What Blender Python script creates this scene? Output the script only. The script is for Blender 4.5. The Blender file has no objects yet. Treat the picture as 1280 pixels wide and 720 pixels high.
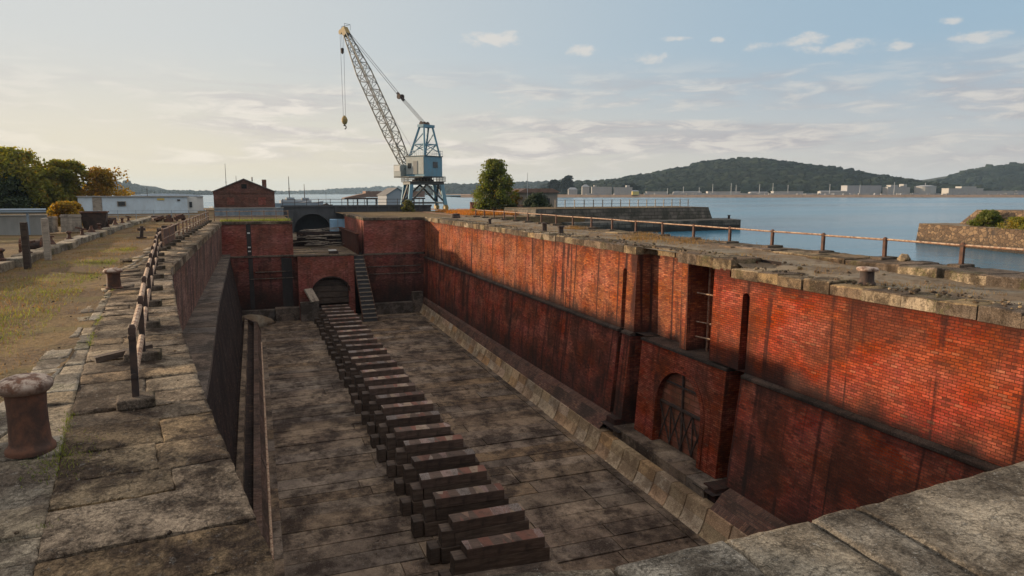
import bpy, math, random
import numpy as np
from mathutils import Vector, Matrix, noise

RND = random.Random(11)
scene = bpy.context.scene
COL = scene.collection
U = RND.uniform


# ------------------------------------------------------------------ mesh helpers
class MB:
    """Collects faces and links them as ONE mesh object."""
    def __init__(self):
        self.v = []
        self.f = []

    def add(self, vs, fs):
        o = len(self.v)
        self.v += [tuple(p) for p in vs]
        self.f += [tuple(i + o for i in f) for f in fs]
        return self

    def box(self, x0, x1, y0, y1, z0, z1):
        vs = [(x0, y0, z0), (x1, y0, z0), (x1, y1, z0), (x0, y1, z0),
              (x0, y0, z1), (x1, y0, z1), (x1, y1, z1), (x0, y1, z1)]
        return self.add(vs, [(3, 2, 1, 0), (4, 5, 6, 7), (0, 1, 5, 4), (1, 2, 6, 5), (2, 3, 7, 6), (3, 0, 4, 7)])

    def rbox(self, c, s, rz=0.0, rx=0.0, ry=0.0):
        """box of size s standing centred on c, turned"""
        m = Matrix.Translation(c) @ Matrix.Rotation(rz, 4, 'Z') @ Matrix.Rotation(ry, 4, 'Y') @ Matrix.Rotation(rx, 4, 'X')
        a, b, d = s[0] / 2, s[1] / 2, s[2] / 2
        vs = [m @ Vector(p) for p in [(-a, -b, -d), (a, -b, -d), (a, b, -d), (-a, b, -d), (-a, -b, d), (a, -b, d), (a, b, d), (-a, b, d)]]
        return self.add(vs, [(3, 2, 1, 0), (4, 5, 6, 7), (0, 1, 5, 4), (1, 2, 6, 5), (2, 3, 7, 6), (3, 0, 4, 7)])

    def slab(self, q, z1, z0):
        """prism over a counter-clockwise polygon q of (x, y)"""
        n = len(q)
        zt = z1 if isinstance(z1, (list, tuple)) else [z1] * n
        vs = [(p[0], p[1], z0) for p in q] + [(p[0], p[1], zt[i]) for i, p in enumerate(q)]
        fs = [tuple(range(n - 1, -1, -1)), tuple(range(n, 2 * n))]
        fs += [(i, (i + 1) % n, n + (i + 1) % n, n + i) for i in range(n)]
        return self.add(vs, fs)

    def rough_slab(self, q, z1, z0, step=.07, amp=.008, edge=.012, drop=.016, tilt=.008):
        """worn stone: prism over a four-cornered polygon with an uneven top and chipped edges"""
        a, b, c, d = [Vector((p[0], p[1], 0)) for p in q]
        lu = max((b - a).length, (c - d).length)
        lv = max((d - a).length, (c - b).length)
        nu, nv = max(3, int(math.ceil(lu / step))), max(3, int(math.ceil(lv / step)))
        off = Vector((U(0, 50), U(0, 50), U(0, 50)))
        tx, ty = U(-tilt, tilt), U(-tilt, tilt)
        P = []
        # crowd the first and last rows towards the edge so that the arris is rounded
        fu = [0, .012 / lu, .04 / lu] + [k / nu for k in range(1, nu)] + [1 - .04 / lu, 1 - .012 / lu, 1]
        fv = [0, .012 / lv, .04 / lv] + [k / nv for k in range(1, nv)] + [1 - .04 / lv, 1 - .012 / lv, 1]
        fu, fv = sorted(fu), sorted(fv)
        for v in fv:
            for u in fu:
                p = a.lerp(b, u).lerp(d.lerp(c, u), v)
                du, dv = min(u, 1 - u) * lu, min(v, 1 - v) * lv
                dd = min(du, dv)
                k = math.exp(-dd / .03)
                n3 = noise.noise_vector(p * 6.5 + off)
                f = noise.fractal(p * 2.3 + off, .9, 2.1, 5)
                chip = max(0, noise.noise(p * 4.0 + off * 2) - .12) * k
                P.append((p.x + n3.x * edge * k, p.y + n3.y * edge * k, z1 + amp * f - drop * math.exp(-dd / .012) - .07 * chip + tx * (u - .5) * 2 + ty * (v - .5) * 2))
        n = len(fu)
        m = len(fv)
        fs = [(j * n + i, j * n + i + 1, (j + 1) * n + i + 1, (j + 1) * n + i) for j in range(m - 1) for i in range(n - 1)]
        self.add(P, fs)
        ring = [i for i in range(n)] + [j * n + n - 1 for j in range(1, m)] + [(m - 1) * n + i for i in range(n - 2, -1, -1)] + [j * n for j in range(m - 2, 0, -1)]
        top = [P[i] for i in ring]
        bot = [(p[0], p[1], z0) for p in top]
        L = len(ring)
        self.add(top + bot, [(i, L + i, L + (i + 1) % L, (i + 1) % L) for i in range(L)])
        return self

    def bar(self, p, q, w, h=None):
        h = h or w
        p, q = Vector(p), Vector(q)
        d = (q - p)
        if d.length < 1e-6:
            return self
        d.normalize()
        up = Vector((0, 0, 1)) if abs(d.z) < .95 else Vector((0, 1, 0))
        s = d.cross(up).normalized()
        t = s.cross(d).normalized()
        vs = []
        for e in (p, q):
            for a, b in ((-1, -1), (1, -1), (1, 1), (-1, 1)):
                vs.append(e + s * (a * w / 2) + t * (b * h / 2))
        return self.add(vs, [(3, 2, 1, 0), (4, 5, 6, 7), (0, 1, 5, 4), (1, 2, 6, 5), (2, 3, 7, 6), (3, 0, 4, 7)])

    def tube(self, p, q, r, n=8, r2=None):
        r2 = r if r2 is None else r2
        p, q = Vector(p), Vector(q)
        d = (q - p)
        d.normalize()
        up = Vector((0, 0, 1)) if abs(d.z) < .95 else Vector((0, 1, 0))
        s = d.cross(up).normalized()
        t = s.cross(d).normalized()
        vs = []
        for e, rr in ((p, r), (q, r2)):
            for i in range(n):
                a = 2 * math.pi * i / n
                vs.append(e + s * (math.cos(a) * rr) + t * (math.sin(a) * rr))
        fs = [tuple(range(n - 1, -1, -1)), tuple(range(n, 2 * n))]
        fs += [(i, (i + 1) % n, n + (i + 1) % n, n + i) for i in range(n)]
        return self.add(vs, fs)

    def lathe(self, prof, c=(0, 0, 0), n=20, wob=0.0):
        vs, fs = [], []
        for k, (r, z) in enumerate(prof):
            for i in range(n):
                a = 2 * math.pi * i / n
                rr = r * (1 + wob * math.sin(3 * a + k))
                vs.append((c[0] + rr * math.cos(a), c[1] + rr * math.sin(a), c[2] + z))
        for k in range(len(prof) - 1):
            for i in range(n):
                j = (i + 1) % n
                fs.append((k * n + i, k * n + j, (k + 1) * n + j, (k + 1) * n + i))
        fs.append(tuple(range(n - 1, -1, -1)))
        m = (len(prof) - 1) * n
        fs.append(tuple(range(m, m + n)))
        return self.add(vs, fs)

    def loft(self, secs, cap=False, flip=False):
        """secs: polylines with equal counts; quads between neighbours"""
        n = len(secs[0])
        vs = [p for s in secs for p in s]
        fs = []
        for k in range(len(secs) - 1):
            for i in range(n - 1):
                f = (k * n + i, k * n + i + 1, (k + 1) * n + i + 1, (k + 1) * n + i)
                fs.append(f[::-1] if flip else f)
        if cap:
            fs.append(tuple(range(n)))
            fs.append(tuple(range((len(secs) - 1) * n, len(secs) * n))[::-1])
        return self.add(vs, fs)

    def ico(self, c, r, jit=0.0, sz=1.0, rnd=None):
        rnd = rnd or RND
        t = (1 + 5 ** .5) / 2
        base = [(-1, t, 0), (1, t, 0), (-1, -t, 0), (1, -t, 0), (0, -1, t), (0, 1, t), (0, -1, -t), (0, 1, -t), (t, 0, -1), (t, 0, 1), (-t, 0, -1), (-t, 0, 1)]
        L = (1 + t * t) ** .5
        vs = []
        for b in base:
            k = r / L * (1 + rnd.uniform(-jit, jit))
            vs.append((c[0] + b[0] * k, c[1] + b[1] * k, c[2] + b[2] * k * sz))
        fs = [(0, 11, 5), (0, 5, 1), (0, 1, 7), (0, 7, 10), (0, 10, 11), (1, 5, 9), (5, 11, 4), (11, 10, 2), (10, 7, 6), (7, 1, 8),
              (3, 9, 4), (3, 4, 2), (3, 2, 6), (3, 6, 8), (3, 8, 9), (4, 9, 5), (2, 4, 11), (6, 2, 10), (8, 6, 7), (9, 8, 1)]
        return self.add(vs, fs)

    def panel(self, P, u0, u1, v0, v1, N, holes=(), depth=.4, back=True):
        """sheet P(u,v) with rectangular recesses (ua,ub,va,vb) sunk by depth along N"""
        us = sorted({u0, u1, *[h[0] for h in holes], *[h[1] for h in holes]})
        vs_ = sorted({v0, v1, *[h[2] for h in holes], *[h[3] for h in holes]})
        us = [u for u in us if u0 - 1e-6 <= u <= u1 + 1e-6]
        N = Vector(N)
        inside = lambda u, v: any(h[0] < u < h[1] and h[2] < v < h[3] for h in holes)
        for a, b in zip(us[:-1], us[1:]):
            for c, d in zip(vs_[:-1], vs_[1:]):
                if inside((a + b) / 2, (c + d) / 2):
                    continue
                self.add([P(a, c), P(b, c), P(b, d), P(a, d)], [(0, 1, 2, 3)])
        for ua, ub, va, vb in holes:
            f = [Vector(P(ua, va)), Vector(P(ub, va)), Vector(P(ub, vb)), Vector(P(ua, vb))]
            g = [p + N * depth for p in f]
            self.add(f + g, [(0, 1, 5, 4), (1, 2, 6, 5), (2, 3, 7, 6), (3, 0, 4, 7)] + ([(4, 5, 6, 7)] if back else []))
        return self

    def build(self, name, mat, parent=None, loc=(0, 0, 0), rz=0.0, bevel=0.0, smooth=False, uv=True):
        me = bpy.data.meshes.new(name)
        me.from_pydata(self.v, [], self.f)
        me.update()
        if uv:
            box_uv(me)
        if mat is not None:
            me.materials.append(mat)
        if smooth:
            me.polygons.foreach_set('use_smooth', [True] * len(me.polygons))
        o = bpy.data.objects.new(name, me)
        COL.objects.link(o)
        o.location = loc
        o.rotation_euler = (0, 0, rz)
        if parent is not None:
            o.parent = parent
        if bevel:
            b = o.modifiers.new('bevel', 'BEVEL')
            b.width = bevel
            b.segments = 2
            b.limit_method = 'ANGLE'
            b.angle_limit = math.radians(35)
        return o


def box_uv(me):
    nl = len(me.loops)
    if nl == 0:
        return
    co = np.empty(len(me.vertices) * 3)
    me.vertices.foreach_get('co', co)
    co = co.reshape(-1, 3)
    vi = np.empty(nl, dtype=np.int32)
    me.loops.foreach_get('vertex_index', vi)
    nn = np.empty(len(me.polygons) * 3)
    me.polygons.foreach_get('normal', nn)
    nn = nn.reshape(-1, 3)
    tot = np.empty(len(me.polygons), dtype=np.int32)
    me.polygons.foreach_get('loop_total', tot)
    n = np.repeat(nn, tot, axis=0)
    p = co[vi]
    h = np.hypot(n[:, 0], n[:, 1])
    flat = np.abs(n[:, 2]) > .72
    hs = np.where(h < 1e-6, 1, h)
    tx, ty = -n[:, 1] / hs, n[:, 0] / hs
    u = np.where(flat, p[:, 0], p[:, 0] * tx + p[:, 1] * ty)
    v = np.where(flat, p[:, 1], p[:, 2])
    lay = me.uv_layers.new(name='UVMap')
    lay.data.foreach_set('uv', np.stack([u, v], 1).astype(np.float32).ravel())


def smooth_flat(o):
    """smooth shading on gently sloping faces only"""
    me = o.data
    nn = np.empty(len(me.polygons) * 3)
    me.polygons.foreach_get('normal', nn)
    me.polygons.foreach_set('use_smooth', (nn.reshape(-1, 3)[:, 2] > .3))
    return o


def tag(o, label=None, cat=None, group=None, kind=None):
    if label:
        o['label'] = label
    if cat:
        o['category'] = cat
    if group:
        o['group'] = group
    if kind:
        o['kind'] = kind
    return o


def thing(name, label, cat, loc=(0, 0, 0), rz=0.0, group=None):
    o = bpy.data.objects.new(name, None)
    COL.objects.link(o)
    o.location = loc
    o.rotation_euler = (0, 0, rz)
    o.empty_display_size = .3
    return tag(o, label, cat, group)


def structure(o):
    o['kind'] = 'structure'
    return o


def copy_tree(o, parent=None):
    c = o.copy()
    COL.objects.link(c)
    c.parent = parent
    for ch in list(o.children):
        copy_tree(ch, c)
    return c


def lerp(a, b, t):
    return a + (b - a) * t


def poly_at(pts, y):
    """x on a polyline of (x, y) at y"""
    if y <= pts[0][1]:
        return pts[0][0]
    for (xa, ya), (xb, yb) in zip(pts[:-1], pts[1:]):
        if ya <= y <= yb:
            return lerp(xa, xb, (y - ya) / (yb - ya))
    return pts[-1][0]

HAZE = .00008
SUN_AZ_DEG, SUN_EL_DEG, SUN_STR, SUN_ANG = -48, 8.2, 3.8, 1.0
SKY_STR, SKY_SAT, EXPO = .12, .85, 0.95
DENOISE = True


# ------------------------------------------------------------------ material helpers
class NT:
    def __init__(self, name, world=None):
        if world is None:
            self.m = bpy.data.materials.new(name)
            self.m.use_nodes = True
            self.t = self.m.node_tree
        else:
            self.m = world
            self.t = world.node_tree
        self.t.nodes.clear()
        self._co = None

    def n(self, typ, ins=None, **props):
        nd = self.t.nodes.new(typ)
        for k, v in props.items():
            setattr(nd, k, v)
        for k, v in (ins or {}).items():
            self.set(nd.inputs[k], v)
        return nd

    def set(self, sock, v):
        if isinstance(v, bpy.types.NodeSocket):
            self.t.links.new(v, sock)
        elif isinstance(v, (tuple, list)):
            if sock.type == 'RGBA' and len(v) == 3:
                v = (*v, 1)
            sock.default_value = v
        else:
            if sock.type == 'RGBA':
                v = (v, v, v, 1)
            elif sock.type == 'VECTOR':
                v = (v, v, v)
            sock.default_value = v

    def co(self, kind='Object'):
        if self._co is None:
            self._co = self.n('ShaderNodeTexCoord')
        return self._co.outputs[kind]

    def map(self, v, s=(1, 1, 1), l=(0, 0, 0), r=(0, 0, 0)):
        return self.n('ShaderNodeMapping', {'Vector': v, 'Scale': s, 'Location': l, 'Rotation': r}).outputs[0]

    def noise(self, v, sc, det=4, ro=.55, dist=0.0):
        return self.n('ShaderNodeTexNoise', {'Vector': v, 'Scale': sc, 'Detail': det, 'Roughness': ro, 'Distortion': dist}).outputs[0]

    def voro(self, v, sc, feat='F1', out=0, rand=1.0):
        return self.n('ShaderNodeTexVoronoi', {'Vector': v, 'Scale': sc, 'Randomness': rand}, feature=feat).outputs[out]

    def sm(self, f, a, b, lo=0.0, hi=1.0):
        return self.n('ShaderNodeMapRange', {'Value': f, 'From Min': a, 'From Max': b, 'To Min': lo, 'To Max': hi}, interpolation_type='SMOOTHSTEP').outputs[0]

    def lin(self, f, a, b, lo=0.0, hi=1.0):
        return self.n('ShaderNodeMapRange', {'Value': f, 'From Min': a, 'From Max': b, 'To Min': lo, 'To Max': hi}).outputs[0]

    def ma(self, op, a, b=0.0, c=0.0, clamp=False):
        nd = self.n('ShaderNodeMath', operation=op, use_clamp=clamp)
        self.set(nd.inputs[0], a)
        self.set(nd.inputs[1], b)
        if op in ('MULTIPLY_ADD', 'PINGPONG', 'WRAP'):
            self.set(nd.inputs[2], c)
        return nd.outputs[0]

    def mix(self, f, a, b, mode='MIX'):
        nd = self.n('ShaderNodeMix', data_type='RGBA', blend_type=mode)
        self.set(nd.inputs[0], f)
        self.set(nd.inputs[6], a)
        self.set(nd.inputs[7], b)
        return nd.outputs[2]

    def hsv(self, c, h=.5, s=1.0, v=1.0):
        return self.n('ShaderNodeHueSaturation', {'Hue': h, 'Saturation': s, 'Value': v, 'Color': c}).outputs[0]

    def sep(self, v):
        return self.n('ShaderNodeSeparateXYZ', {0: v}).outputs

    def comb(self, x, y, z):
        return self.n('ShaderNodeCombineXYZ', {0: x, 1: y, 2: z}).outputs[0]

    def island(self):
        return self.n('ShaderNodeNewGeometry').outputs['Random Per Island']

    def bump(self, h, st=.5, dist=.05, nrm=None):
        ins = {'Height': h, 'Strength': st, 'Distance': dist}
        if nrm is not None:
            ins['Normal'] = nrm
        return self.n('ShaderNodeBump', ins).outputs[0]

    def out(self, col, rough=.9, nrm=None, metal=0.0, spec=.3, **kw):
        ins = {'Base Color': col, 'Roughness': rough, 'Metallic': metal, 'Specular IOR Level': spec}
        if nrm is not None:
            ins['Normal'] = nrm
        ins.update(kw)
        p = self.n('ShaderNodeBsdfPrincipled', ins)
        o = self.n('ShaderNodeOutputMaterial')
        self.t.links.new(p.outputs[0], o.inputs[0])
        return self.m


def stone_mat(name, base, alt, stain, amt=.6, isl=.35, bump=.6, lichen=.25, grow=None, stretch=(1, 1, 1), warm=None, bd=.03, soft=(.555, .67), grain=1.0):
    t = NT(name)
    co = t.co()
    st = t.map(co, stretch)
    n1 = t.noise(co, .33, 6, .66, .2)
    n2 = t.noise(st, 1.9, 9, .74, .1)
    n3 = t.noise(st, 10, 7, .76)
    n4 = t.noise(co, 55, 4, .7)
    col = t.mix(t.sm(n1, .40, .60), base, alt)
    r = t.island()
    if warm is not None:
        col = t.mix(t.sm(t.ma('FRACT', t.ma('MULTIPLY', r, 7.31)), .45, .95, 0, .75), col, warm)
    col = t.hsv(col, .5, t.lin(t.ma('FRACT', t.ma('MULTIPLY', r, 13.7)), 0, 1, .8, 1.15), t.lin(r, 0, 1, 1 - isl, 1 + isl))
    s = t.ma('ADD', t.ma('MULTIPLY', t.noise(st, .6, 9, .72, .15), .7), t.ma('MULTIPLY', n2, .5))
    col = t.mix(t.sm(s, soft[0], soft[1], 0, amt), col, stain)
    col = t.hsv(col, .5, 1.0, t.lin(t.noise(co, 1.1, 8, .75), .3, .7, .78, 1.22))
    col = t.mix(t.sm(n3, .5, .68, 0, amt * .55), col, stain)
    col = t.mix(t.sm(t.ma('ADD', n3, t.ma('MULTIPLY', n4, .4)), .78, .9, 0, lichen), col, (.42, .40, .36))
    if grow is not None:
        g = t.ma('MULTIPLY', t.sm(t.noise(co, .8, 5, .6), .52, .62), t.sm(n3, .42, .6))
        col = t.mix(t.ma('MULTIPLY', g, .7), col, grow)
    # grain: dark and pale flecks, hair cracks, bedding
    n5 = t.noise(st, 28, 6, .78)
    n6 = t.noise(co, 110, 3, .7)
    crack = t.ma('ABSOLUTE', t.ma('SUBTRACT', t.noise(t.map(st, (1, 1.6, 1)), 2.6, 9, .62), .5))
    col = t.mix(t.sm(crack, .0, .010, .45 * grain, 0), col, (stain[0] * .6, stain[1] * .6, stain[2] * .6))
    col = t.mix(1.0, col, t.mix(t.sm(n5, .34, .66), 1 - .40 * grain, 1 + .45 * grain), 'MULTIPLY')
    col = t.mix(1.0, col, t.mix(t.sm(n6, .3, .7), .66, 1.30), 'MULTIPLY')
    col = t.mix(t.sm(t.ma('ADD', n5, t.ma('MULTIPLY', n6, .35)), .80, .90, 0, lichen), col, (.50, .47, .42))
    h = t.ma('ADD', t.ma('MULTIPLY', n2, 1.3), t.ma('ADD', t.ma('MULTIPLY', n3, .7), t.ma('ADD', t.ma('MULTIPLY', n5, .45), t.ma('MULTIPLY', n6, .16))))
    h = t.ma('SUBTRACT', h, t.sm(crack, .0, .02, .25, 0))
    return t.out(col, .95, t.bump(h, bump, bd), spec=.12)


def brick_mat(name, c1, c2, mortar, grime, streak=.6, dirt=.5, black=(0, 0), stripes=0.0, white=.2, top=None, soot=None, big=1.0):
    """black = (z where the dark growth is full, z where it ends)"""
    t = NT(name)
    uv = t.co('UV')
    u, v, _ = t.sep(uv)
    wob = t.noise(uv, 2.2, 2)
    uvj = t.n('ShaderNodeVectorMath', {0: uv, 1: t.comb(0, t.ma('MULTIPLY', wob, .012), 0)}, operation='ADD').outputs[0]
    br = t.n('ShaderNodeTexBrick', {'Vector': uvj, 'Color1': (0, 0, 0, 1), 'Color2': (1, 1, 1, 1), 'Mortar': (.5, .5, .5, 1), 'Scale': 1.0,
                                     'Mortar Size': .0095 * big, 'Mortar Smooth': .2, 'Bias': 0.0, 'Brick Width': .235 * big, 'Row Height': .083 * big})
    rnd, mfac = br.outputs[0], br.outputs[1]
    n1 = t.noise(uv, .45, 6, .62, .6)
    n2 = t.noise(uv, 3.2, 6, .68)
    n3 = t.noise(uv, 22, 4, .7)
    col = t.mix(t.sm(rnd, .05, .95), c1, c2)
    col = t.hsv(col, t.lin(n1, .3, .7, .492, .508), 1.0, t.lin(t.ma('FRACT', t.ma('MULTIPLY', rnd, 5.17)), 0, 1, .80, 1.14))
    pa = t.noise(t.map(uv, (.5, .8, 1), (4.2, 1.7, 0)), .8, 3, .5)
    pb = t.noise(t.map(uv, (.5, .8, 1), (11.2, 7.7, 0)), .9, 4, .6)
    col = t.hsv(col, t.lin(pa, .3, .7, .495, .506), t.lin(pb, .3, .7, .84, 1.06), t.lin(pb, .3, .7, 1.14, .84))
    course = t.noise(t.map(uv, (.04, 3.2, 1)), 1.0, 3, .6)
    col = t.hsv(col, .5, 1.0, t.lin(course, .3, .7, .84, 1.12))
    col = t.mix(t.sm(t.ma('FRACT', t.ma('MULTIPLY', rnd, 17.31)), .962, .97, 0, .6), col, (grime[0] * .8, grime[1] * .8, grime[2] * .8))
    col = t.mix(t.sm(t.ma('FRACT', t.ma('MULTIPLY', rnd, 29.7)), .972, .976, 0, .30), col, (.36, .18, .10))
    col = t.mix(mfac, col, mortar)
    # weathering
    col = t.mix(t.sm(n1, .44, .66, 0, dirt), col, grime)
    col = t.mix(t.sm(n2, .52, .72, 0, dirt * .7), col, grime)
    sk = t.noise(t.map(uv, (1.0, .075, 1)), 1.25, 5, .6, .25)
    sf = t.noise(t.map(uv, (5.5, .12, 1)), 1.0, 4, .6)
    brk = t.sm(t.noise(uv, .7, 4), .36, .6)
    col = t.mix(t.ma('MULTIPLY', t.sm(sk, .52, .66, 0, streak), brk), col, grime)
    col = t.mix(t.ma('MULTIPLY', t.sm(sf, .56, .7, 0, streak * .7), brk), col, grime)
    if stripes:
        ph = t.ma('ADD', t.ma('MULTIPLY', u, .52), t.ma('MULTIPLY', t.noise(t.map(uv, (.5, .02, 1)), 1.0, 3), 4.2))
        pp = t.ma('PINGPONG', ph, .5)
        ln = t.ma('MULTIPLY', t.sm(t.ma('ADD', pp, t.ma('MULTIPLY', t.noise(uv, 5, 4, .7), .12)), .085, .20, 1, 0), t.sm(t.noise(t.map(uv, (.8, .22, 1)), 1.1, 4, .65), .34, .52))
        col = t.mix(t.ma('MULTIPLY', ln, stripes), col, (grime[0] * .75, grime[1] * .8, grime[2] * .9))
    if black != (0, 0):
        b = t.ma('ADD', v, t.ma('MULTIPLY', t.ma('SUBTRACT', t.noise(t.map(uv, (.9, .25, 1)), .8, 5, .6), .5), 5.0))
        col = t.mix(t.sm(b, black[0], black[1], .9, 0), col, (.030, .026, .024))
    if top is not None:
        b = t.ma('ADD', v, t.ma('MULTIPLY', t.ma('SUBTRACT', t.noise(t.map(uv, (1.3, .3, 1)), 1.2, 5, .65), .5), 1.6))
        col = t.mix(t.sm(b, top - .9, top, 0, .85), col, (grime[0] * .8, grime[1] * .85, grime[2] * .9))
    if soot is not None:
        b = t.ma('ADD', v, t.ma('MULTIPLY', t.ma('SUBTRACT', t.noise(t.map(uv, (.7, .35, 1), (3, 9, 0)), 1.0, 6, .65), .5), 2.4))
        col = t.mix(t.sm(b, soot[0], soot[1], .85, 0), col, (.035, .024, .022))
    if white:
        w = t.ma('MULTIPLY', t.sm(t.noise(uv, 7, 5, .75), .58, .7), t.sm(t.noise(t.map(uv, (1, .5, 1)), .5, 4), .46, .62))
        col = t.mix(t.ma('MULTIPLY', w, white), col, (.48, .41, .37))
    col = t.mix(1.0, col, t.mix(t.sm(n3, .25, .75), .7, 1.2), 'MULTIPLY')
    h = t.ma('SUBTRACT', t.ma('ADD', t.ma('MULTIPLY', n3, .35), t.ma('MULTIPLY', rnd, .35)), t.ma('MULTIPLY', mfac, .9))
    return t.out(col, .95, t.bump(h, .7, .02), spec=.05)


def rust_mat(name, a=(.10, .045, .028), b=(.20, .085, .045), pale=None, pamt=.5, sc=1.0):
    t = NT(name)
    co = t.co()
    n1 = t.noise(co, 3.5 * sc, 6, .65, .5)
    n2 = t.noise(co, 22 * sc, 5, .7)
    col = t.mix(t.sm(n1, .38, .62), a, b)
    col = t.mix(t.sm(n2, .5, .72, 0, .6), col, (.05, .03, .022))
    if pale is not None:
        nz = t.sep(t.n('ShaderNodeNewGeometry').outputs['Normal'])[2]
        f = t.ma('MULTIPLY', t.sm(t.noise(co, 5 * sc, 6, .7), .40, .56), t.sm(nz, -.2, .5, .25, 1))
        col = t.mix(t.ma('MULTIPLY', f, pamt), col, pale)
    return t.out(col, .8, t.bump(t.ma('ADD', n1, t.ma('MULTIPLY', n2, .5)), .5, .02), metal=.1, spec=.35)


def paint_mat(name, c, rust=(.12, .06, .035), amt=.35, rough=.6, sc=1.0):
    t = NT(name)
    co = t.co()
    n1 = t.noise(t.map(co, (1, 1, .45)), 1.6 * sc, 6, .66, .4)
    n2 = t.noise(t.map(co, (1, 1, .3)), 6 * sc, 5, .7)
    col = t.hsv(c, .5, t.lin(n1, .3, .7, .8, 1.1), t.lin(n1, .3, .7, .82, 1.12))
    col = t.mix(t.sm(n2, .54, .72, 0, amt), col, rust)
    return t.out(col, rough, t.bump(n2, .15, .01))


def timber_mat(name, a, b, red=None, ramt=.6, wet=(.035, .028, .024)):
    t = NT(name)
    co = t.co()
    st = t.map(co, (.5, 5, 5))
    n1 = t.noise(st, 3.0, 6, .62, .3)
    n2 = t.noise(t.map(co, (1.6, 1, 1)), 1.6, 5, .6)
    n3 = t.noise(co, 24, 4, .7)
    r = t.n('ShaderNodeObjectInfo').outputs['Random']
    ri = t.island()
    col = t.mix(t.sm(n1, .36, .64), a, b)
    if red is not None:
        off = t.comb(t.ma('MULTIPLY', r, 37.0), 0, 0)
        vv = t.n('ShaderNodeVectorMath', {0: t.map(co, (1.7, .25, .25)), 1: off}, operation='ADD').outputs[0]
        cell = t.n('ShaderNodeTexVoronoi', {'Vector': vv, 'Scale': 1.6}, feature='F1').outputs['Color']
        cx, cy, cz = t.sep(cell)
        nz = t.sep(t.n('ShaderNodeNewGeometry').outputs['Normal'])[2]
        f = t.ma('MULTIPLY', t.sm(nz, .4, .8), t.sm(cx, .28, .4))
        col = t.mix(t.ma('MULTIPLY', f, ramt), col, t.mix(t.sm(cy, .35, .65), red, (.30, .22, .16)))
        g = t.ma('MULTIPLY', t.sm(nz, .4, .8), t.ma('MULTIPLY', t.sm(cz, .7, .8), t.sm(n3, .4, .6)))
        col = t.mix(t.ma('MULTIPLY', g, .6), col, (.34, .32, .31))
    col = t.mix(t.sm(n2, .48, .7, 0, .75), col, wet)
    col = t.mix(t.sm(n3, .55, .75, 0, .5), col, wet)
    col = t.hsv(col, .5, 1.0, t.ma('MULTIPLY', t.lin(r, 0, 1, .75, 1.3), t.lin(ri, 0, 1, .85, 1.15)))
    return t.out(col, .88, t.bump(t.ma('ADD', n1, t.ma('MULTIPLY', n3, .6)), .6, .02), spec=.25)


def leaf_mat(name, a, b, dry=None, damt=.2, trans=.35):
    t = NT(name)
    r = t.island()
    co = t.co()
    col = t.mix(t.sm(t.noise(co, .7, 3), .35, .65), a, b)
    if dry is not None:
        col = t.mix(t.ma('MULTIPLY', t.sm(t.noise(co, .5, 3), .45, .65), t.sm(t.ma('FRACT', t.ma('MULTIPLY', r, 9.1)), 1 - damt * 2, 1)), col, dry)
    col = t.hsv(col, t.lin(r, 0, 1, .485, .515), 1.0, t.lin(t.ma('FRACT', t.ma('MULTIPLY', r, 5.7)), 0, 1, .65, 1.35))
    d = t.n('ShaderNodeBsdfPrincipled', {'Base Color': col, 'Roughness': .65, 'Specular IOR Level': .25})
    tr = t.n('ShaderNodeBsdfTranslucent', {'Color': t.hsv(col, .49, 1.15, 1.5)})
    m = t.n('ShaderNodeMixShader', {0: trans})
    t.t.links.new(d.outputs[0], m.inputs[1])
    t.t.links.new(tr.outputs[0], m.inputs[2])
    o = t.n('ShaderNodeOutputMaterial')
    t.t.links.new(m.outputs[0], o.inputs[0])
    return t.m


def plain_mat(name, c, rough=.8, var=.15, sc=2.0, dirt=(.12, .10, .08), damt=.3, metal=0.0):
    t = NT(name)
    co = t.co()
    n1 = t.noise(t.map(co, (1, 1, .4)), sc, 6, .65)
    n2 = t.noise(co, sc * 8, 4, .65)
    col = t.hsv(c, .5, 1.0, t.lin(n1, .3, .7, 1 - var, 1 + var))
    col = t.mix(t.sm(n1, .5, .72, 0, damt), col, dirt)
    return t.out(col, rough, t.bump(n2, .25, .01), metal=metal)


M = {}
M['paving'] = stone_mat('worn_paving_stone', (.31, .26, .195), (.21, .18, .145), (.065, .047, .036), .75, .30, 1.0, .30,
                        grow=(.07, .075, .03), stretch=(1.1, .8, 1), warm=(.33, .25, .165))
M['coping'] = stone_mat('worn_coping_stone', (.32, .245, .165), (.19, .14, .098), (.046, .030, .022), .95, .28, 1.1, .35,
                        stretch=(1.1, .75, 1), warm=(.34, .235, .14), soft=(.52, .68), bd=.05)
M['slab'] = stone_mat('lichen_grey_slab', (.40, .335, .25), (.19, .155, .115), (.058, .045, .034), .90, .10, 1.0, .65, stretch=(1.2, 1.1, 1), warm=(.34, .29, .22), soft=(.50, .70), bd=.04)
M['rcoping'] = stone_mat('quay_coping_stone', (.15, .105, .072), (.095, .07, .052), (.042, .030, .021), .85, .35, .8, .2, grow=(.09, .085, .035), warm=(.30, .22, .13))
M['floor'] = stone_mat('damp_floor_stone', (.245, .185, .135), (.155, .115, .088), (.036, .025, .020), .93, .20, 1.0, .42, stretch=(.95, .75, 1), warm=(.20, .14, .09), soft=(.50, .70), bd=.03, grain=.4)
M['base'] = stone_mat('dressed_base_stone', (.36, .27, .175), (.30, .225, .15), (.11, .065, .04), .6, .25, .5, .2, warm=(.34, .20, .11))
M['ledge'] = stone_mat('dark_ledge_stone', (.16, .12, .095), (.12, .095, .08), (.045, .036, .03), .8, .25, .8, .2)
M['sootledge'] = stone_mat('sooty_ledge_brick', (.075, .05, .04), (.055, .04, .033), (.028, .022, .019), .8, .25, .8, .12)
M['drystone'] = None
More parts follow.
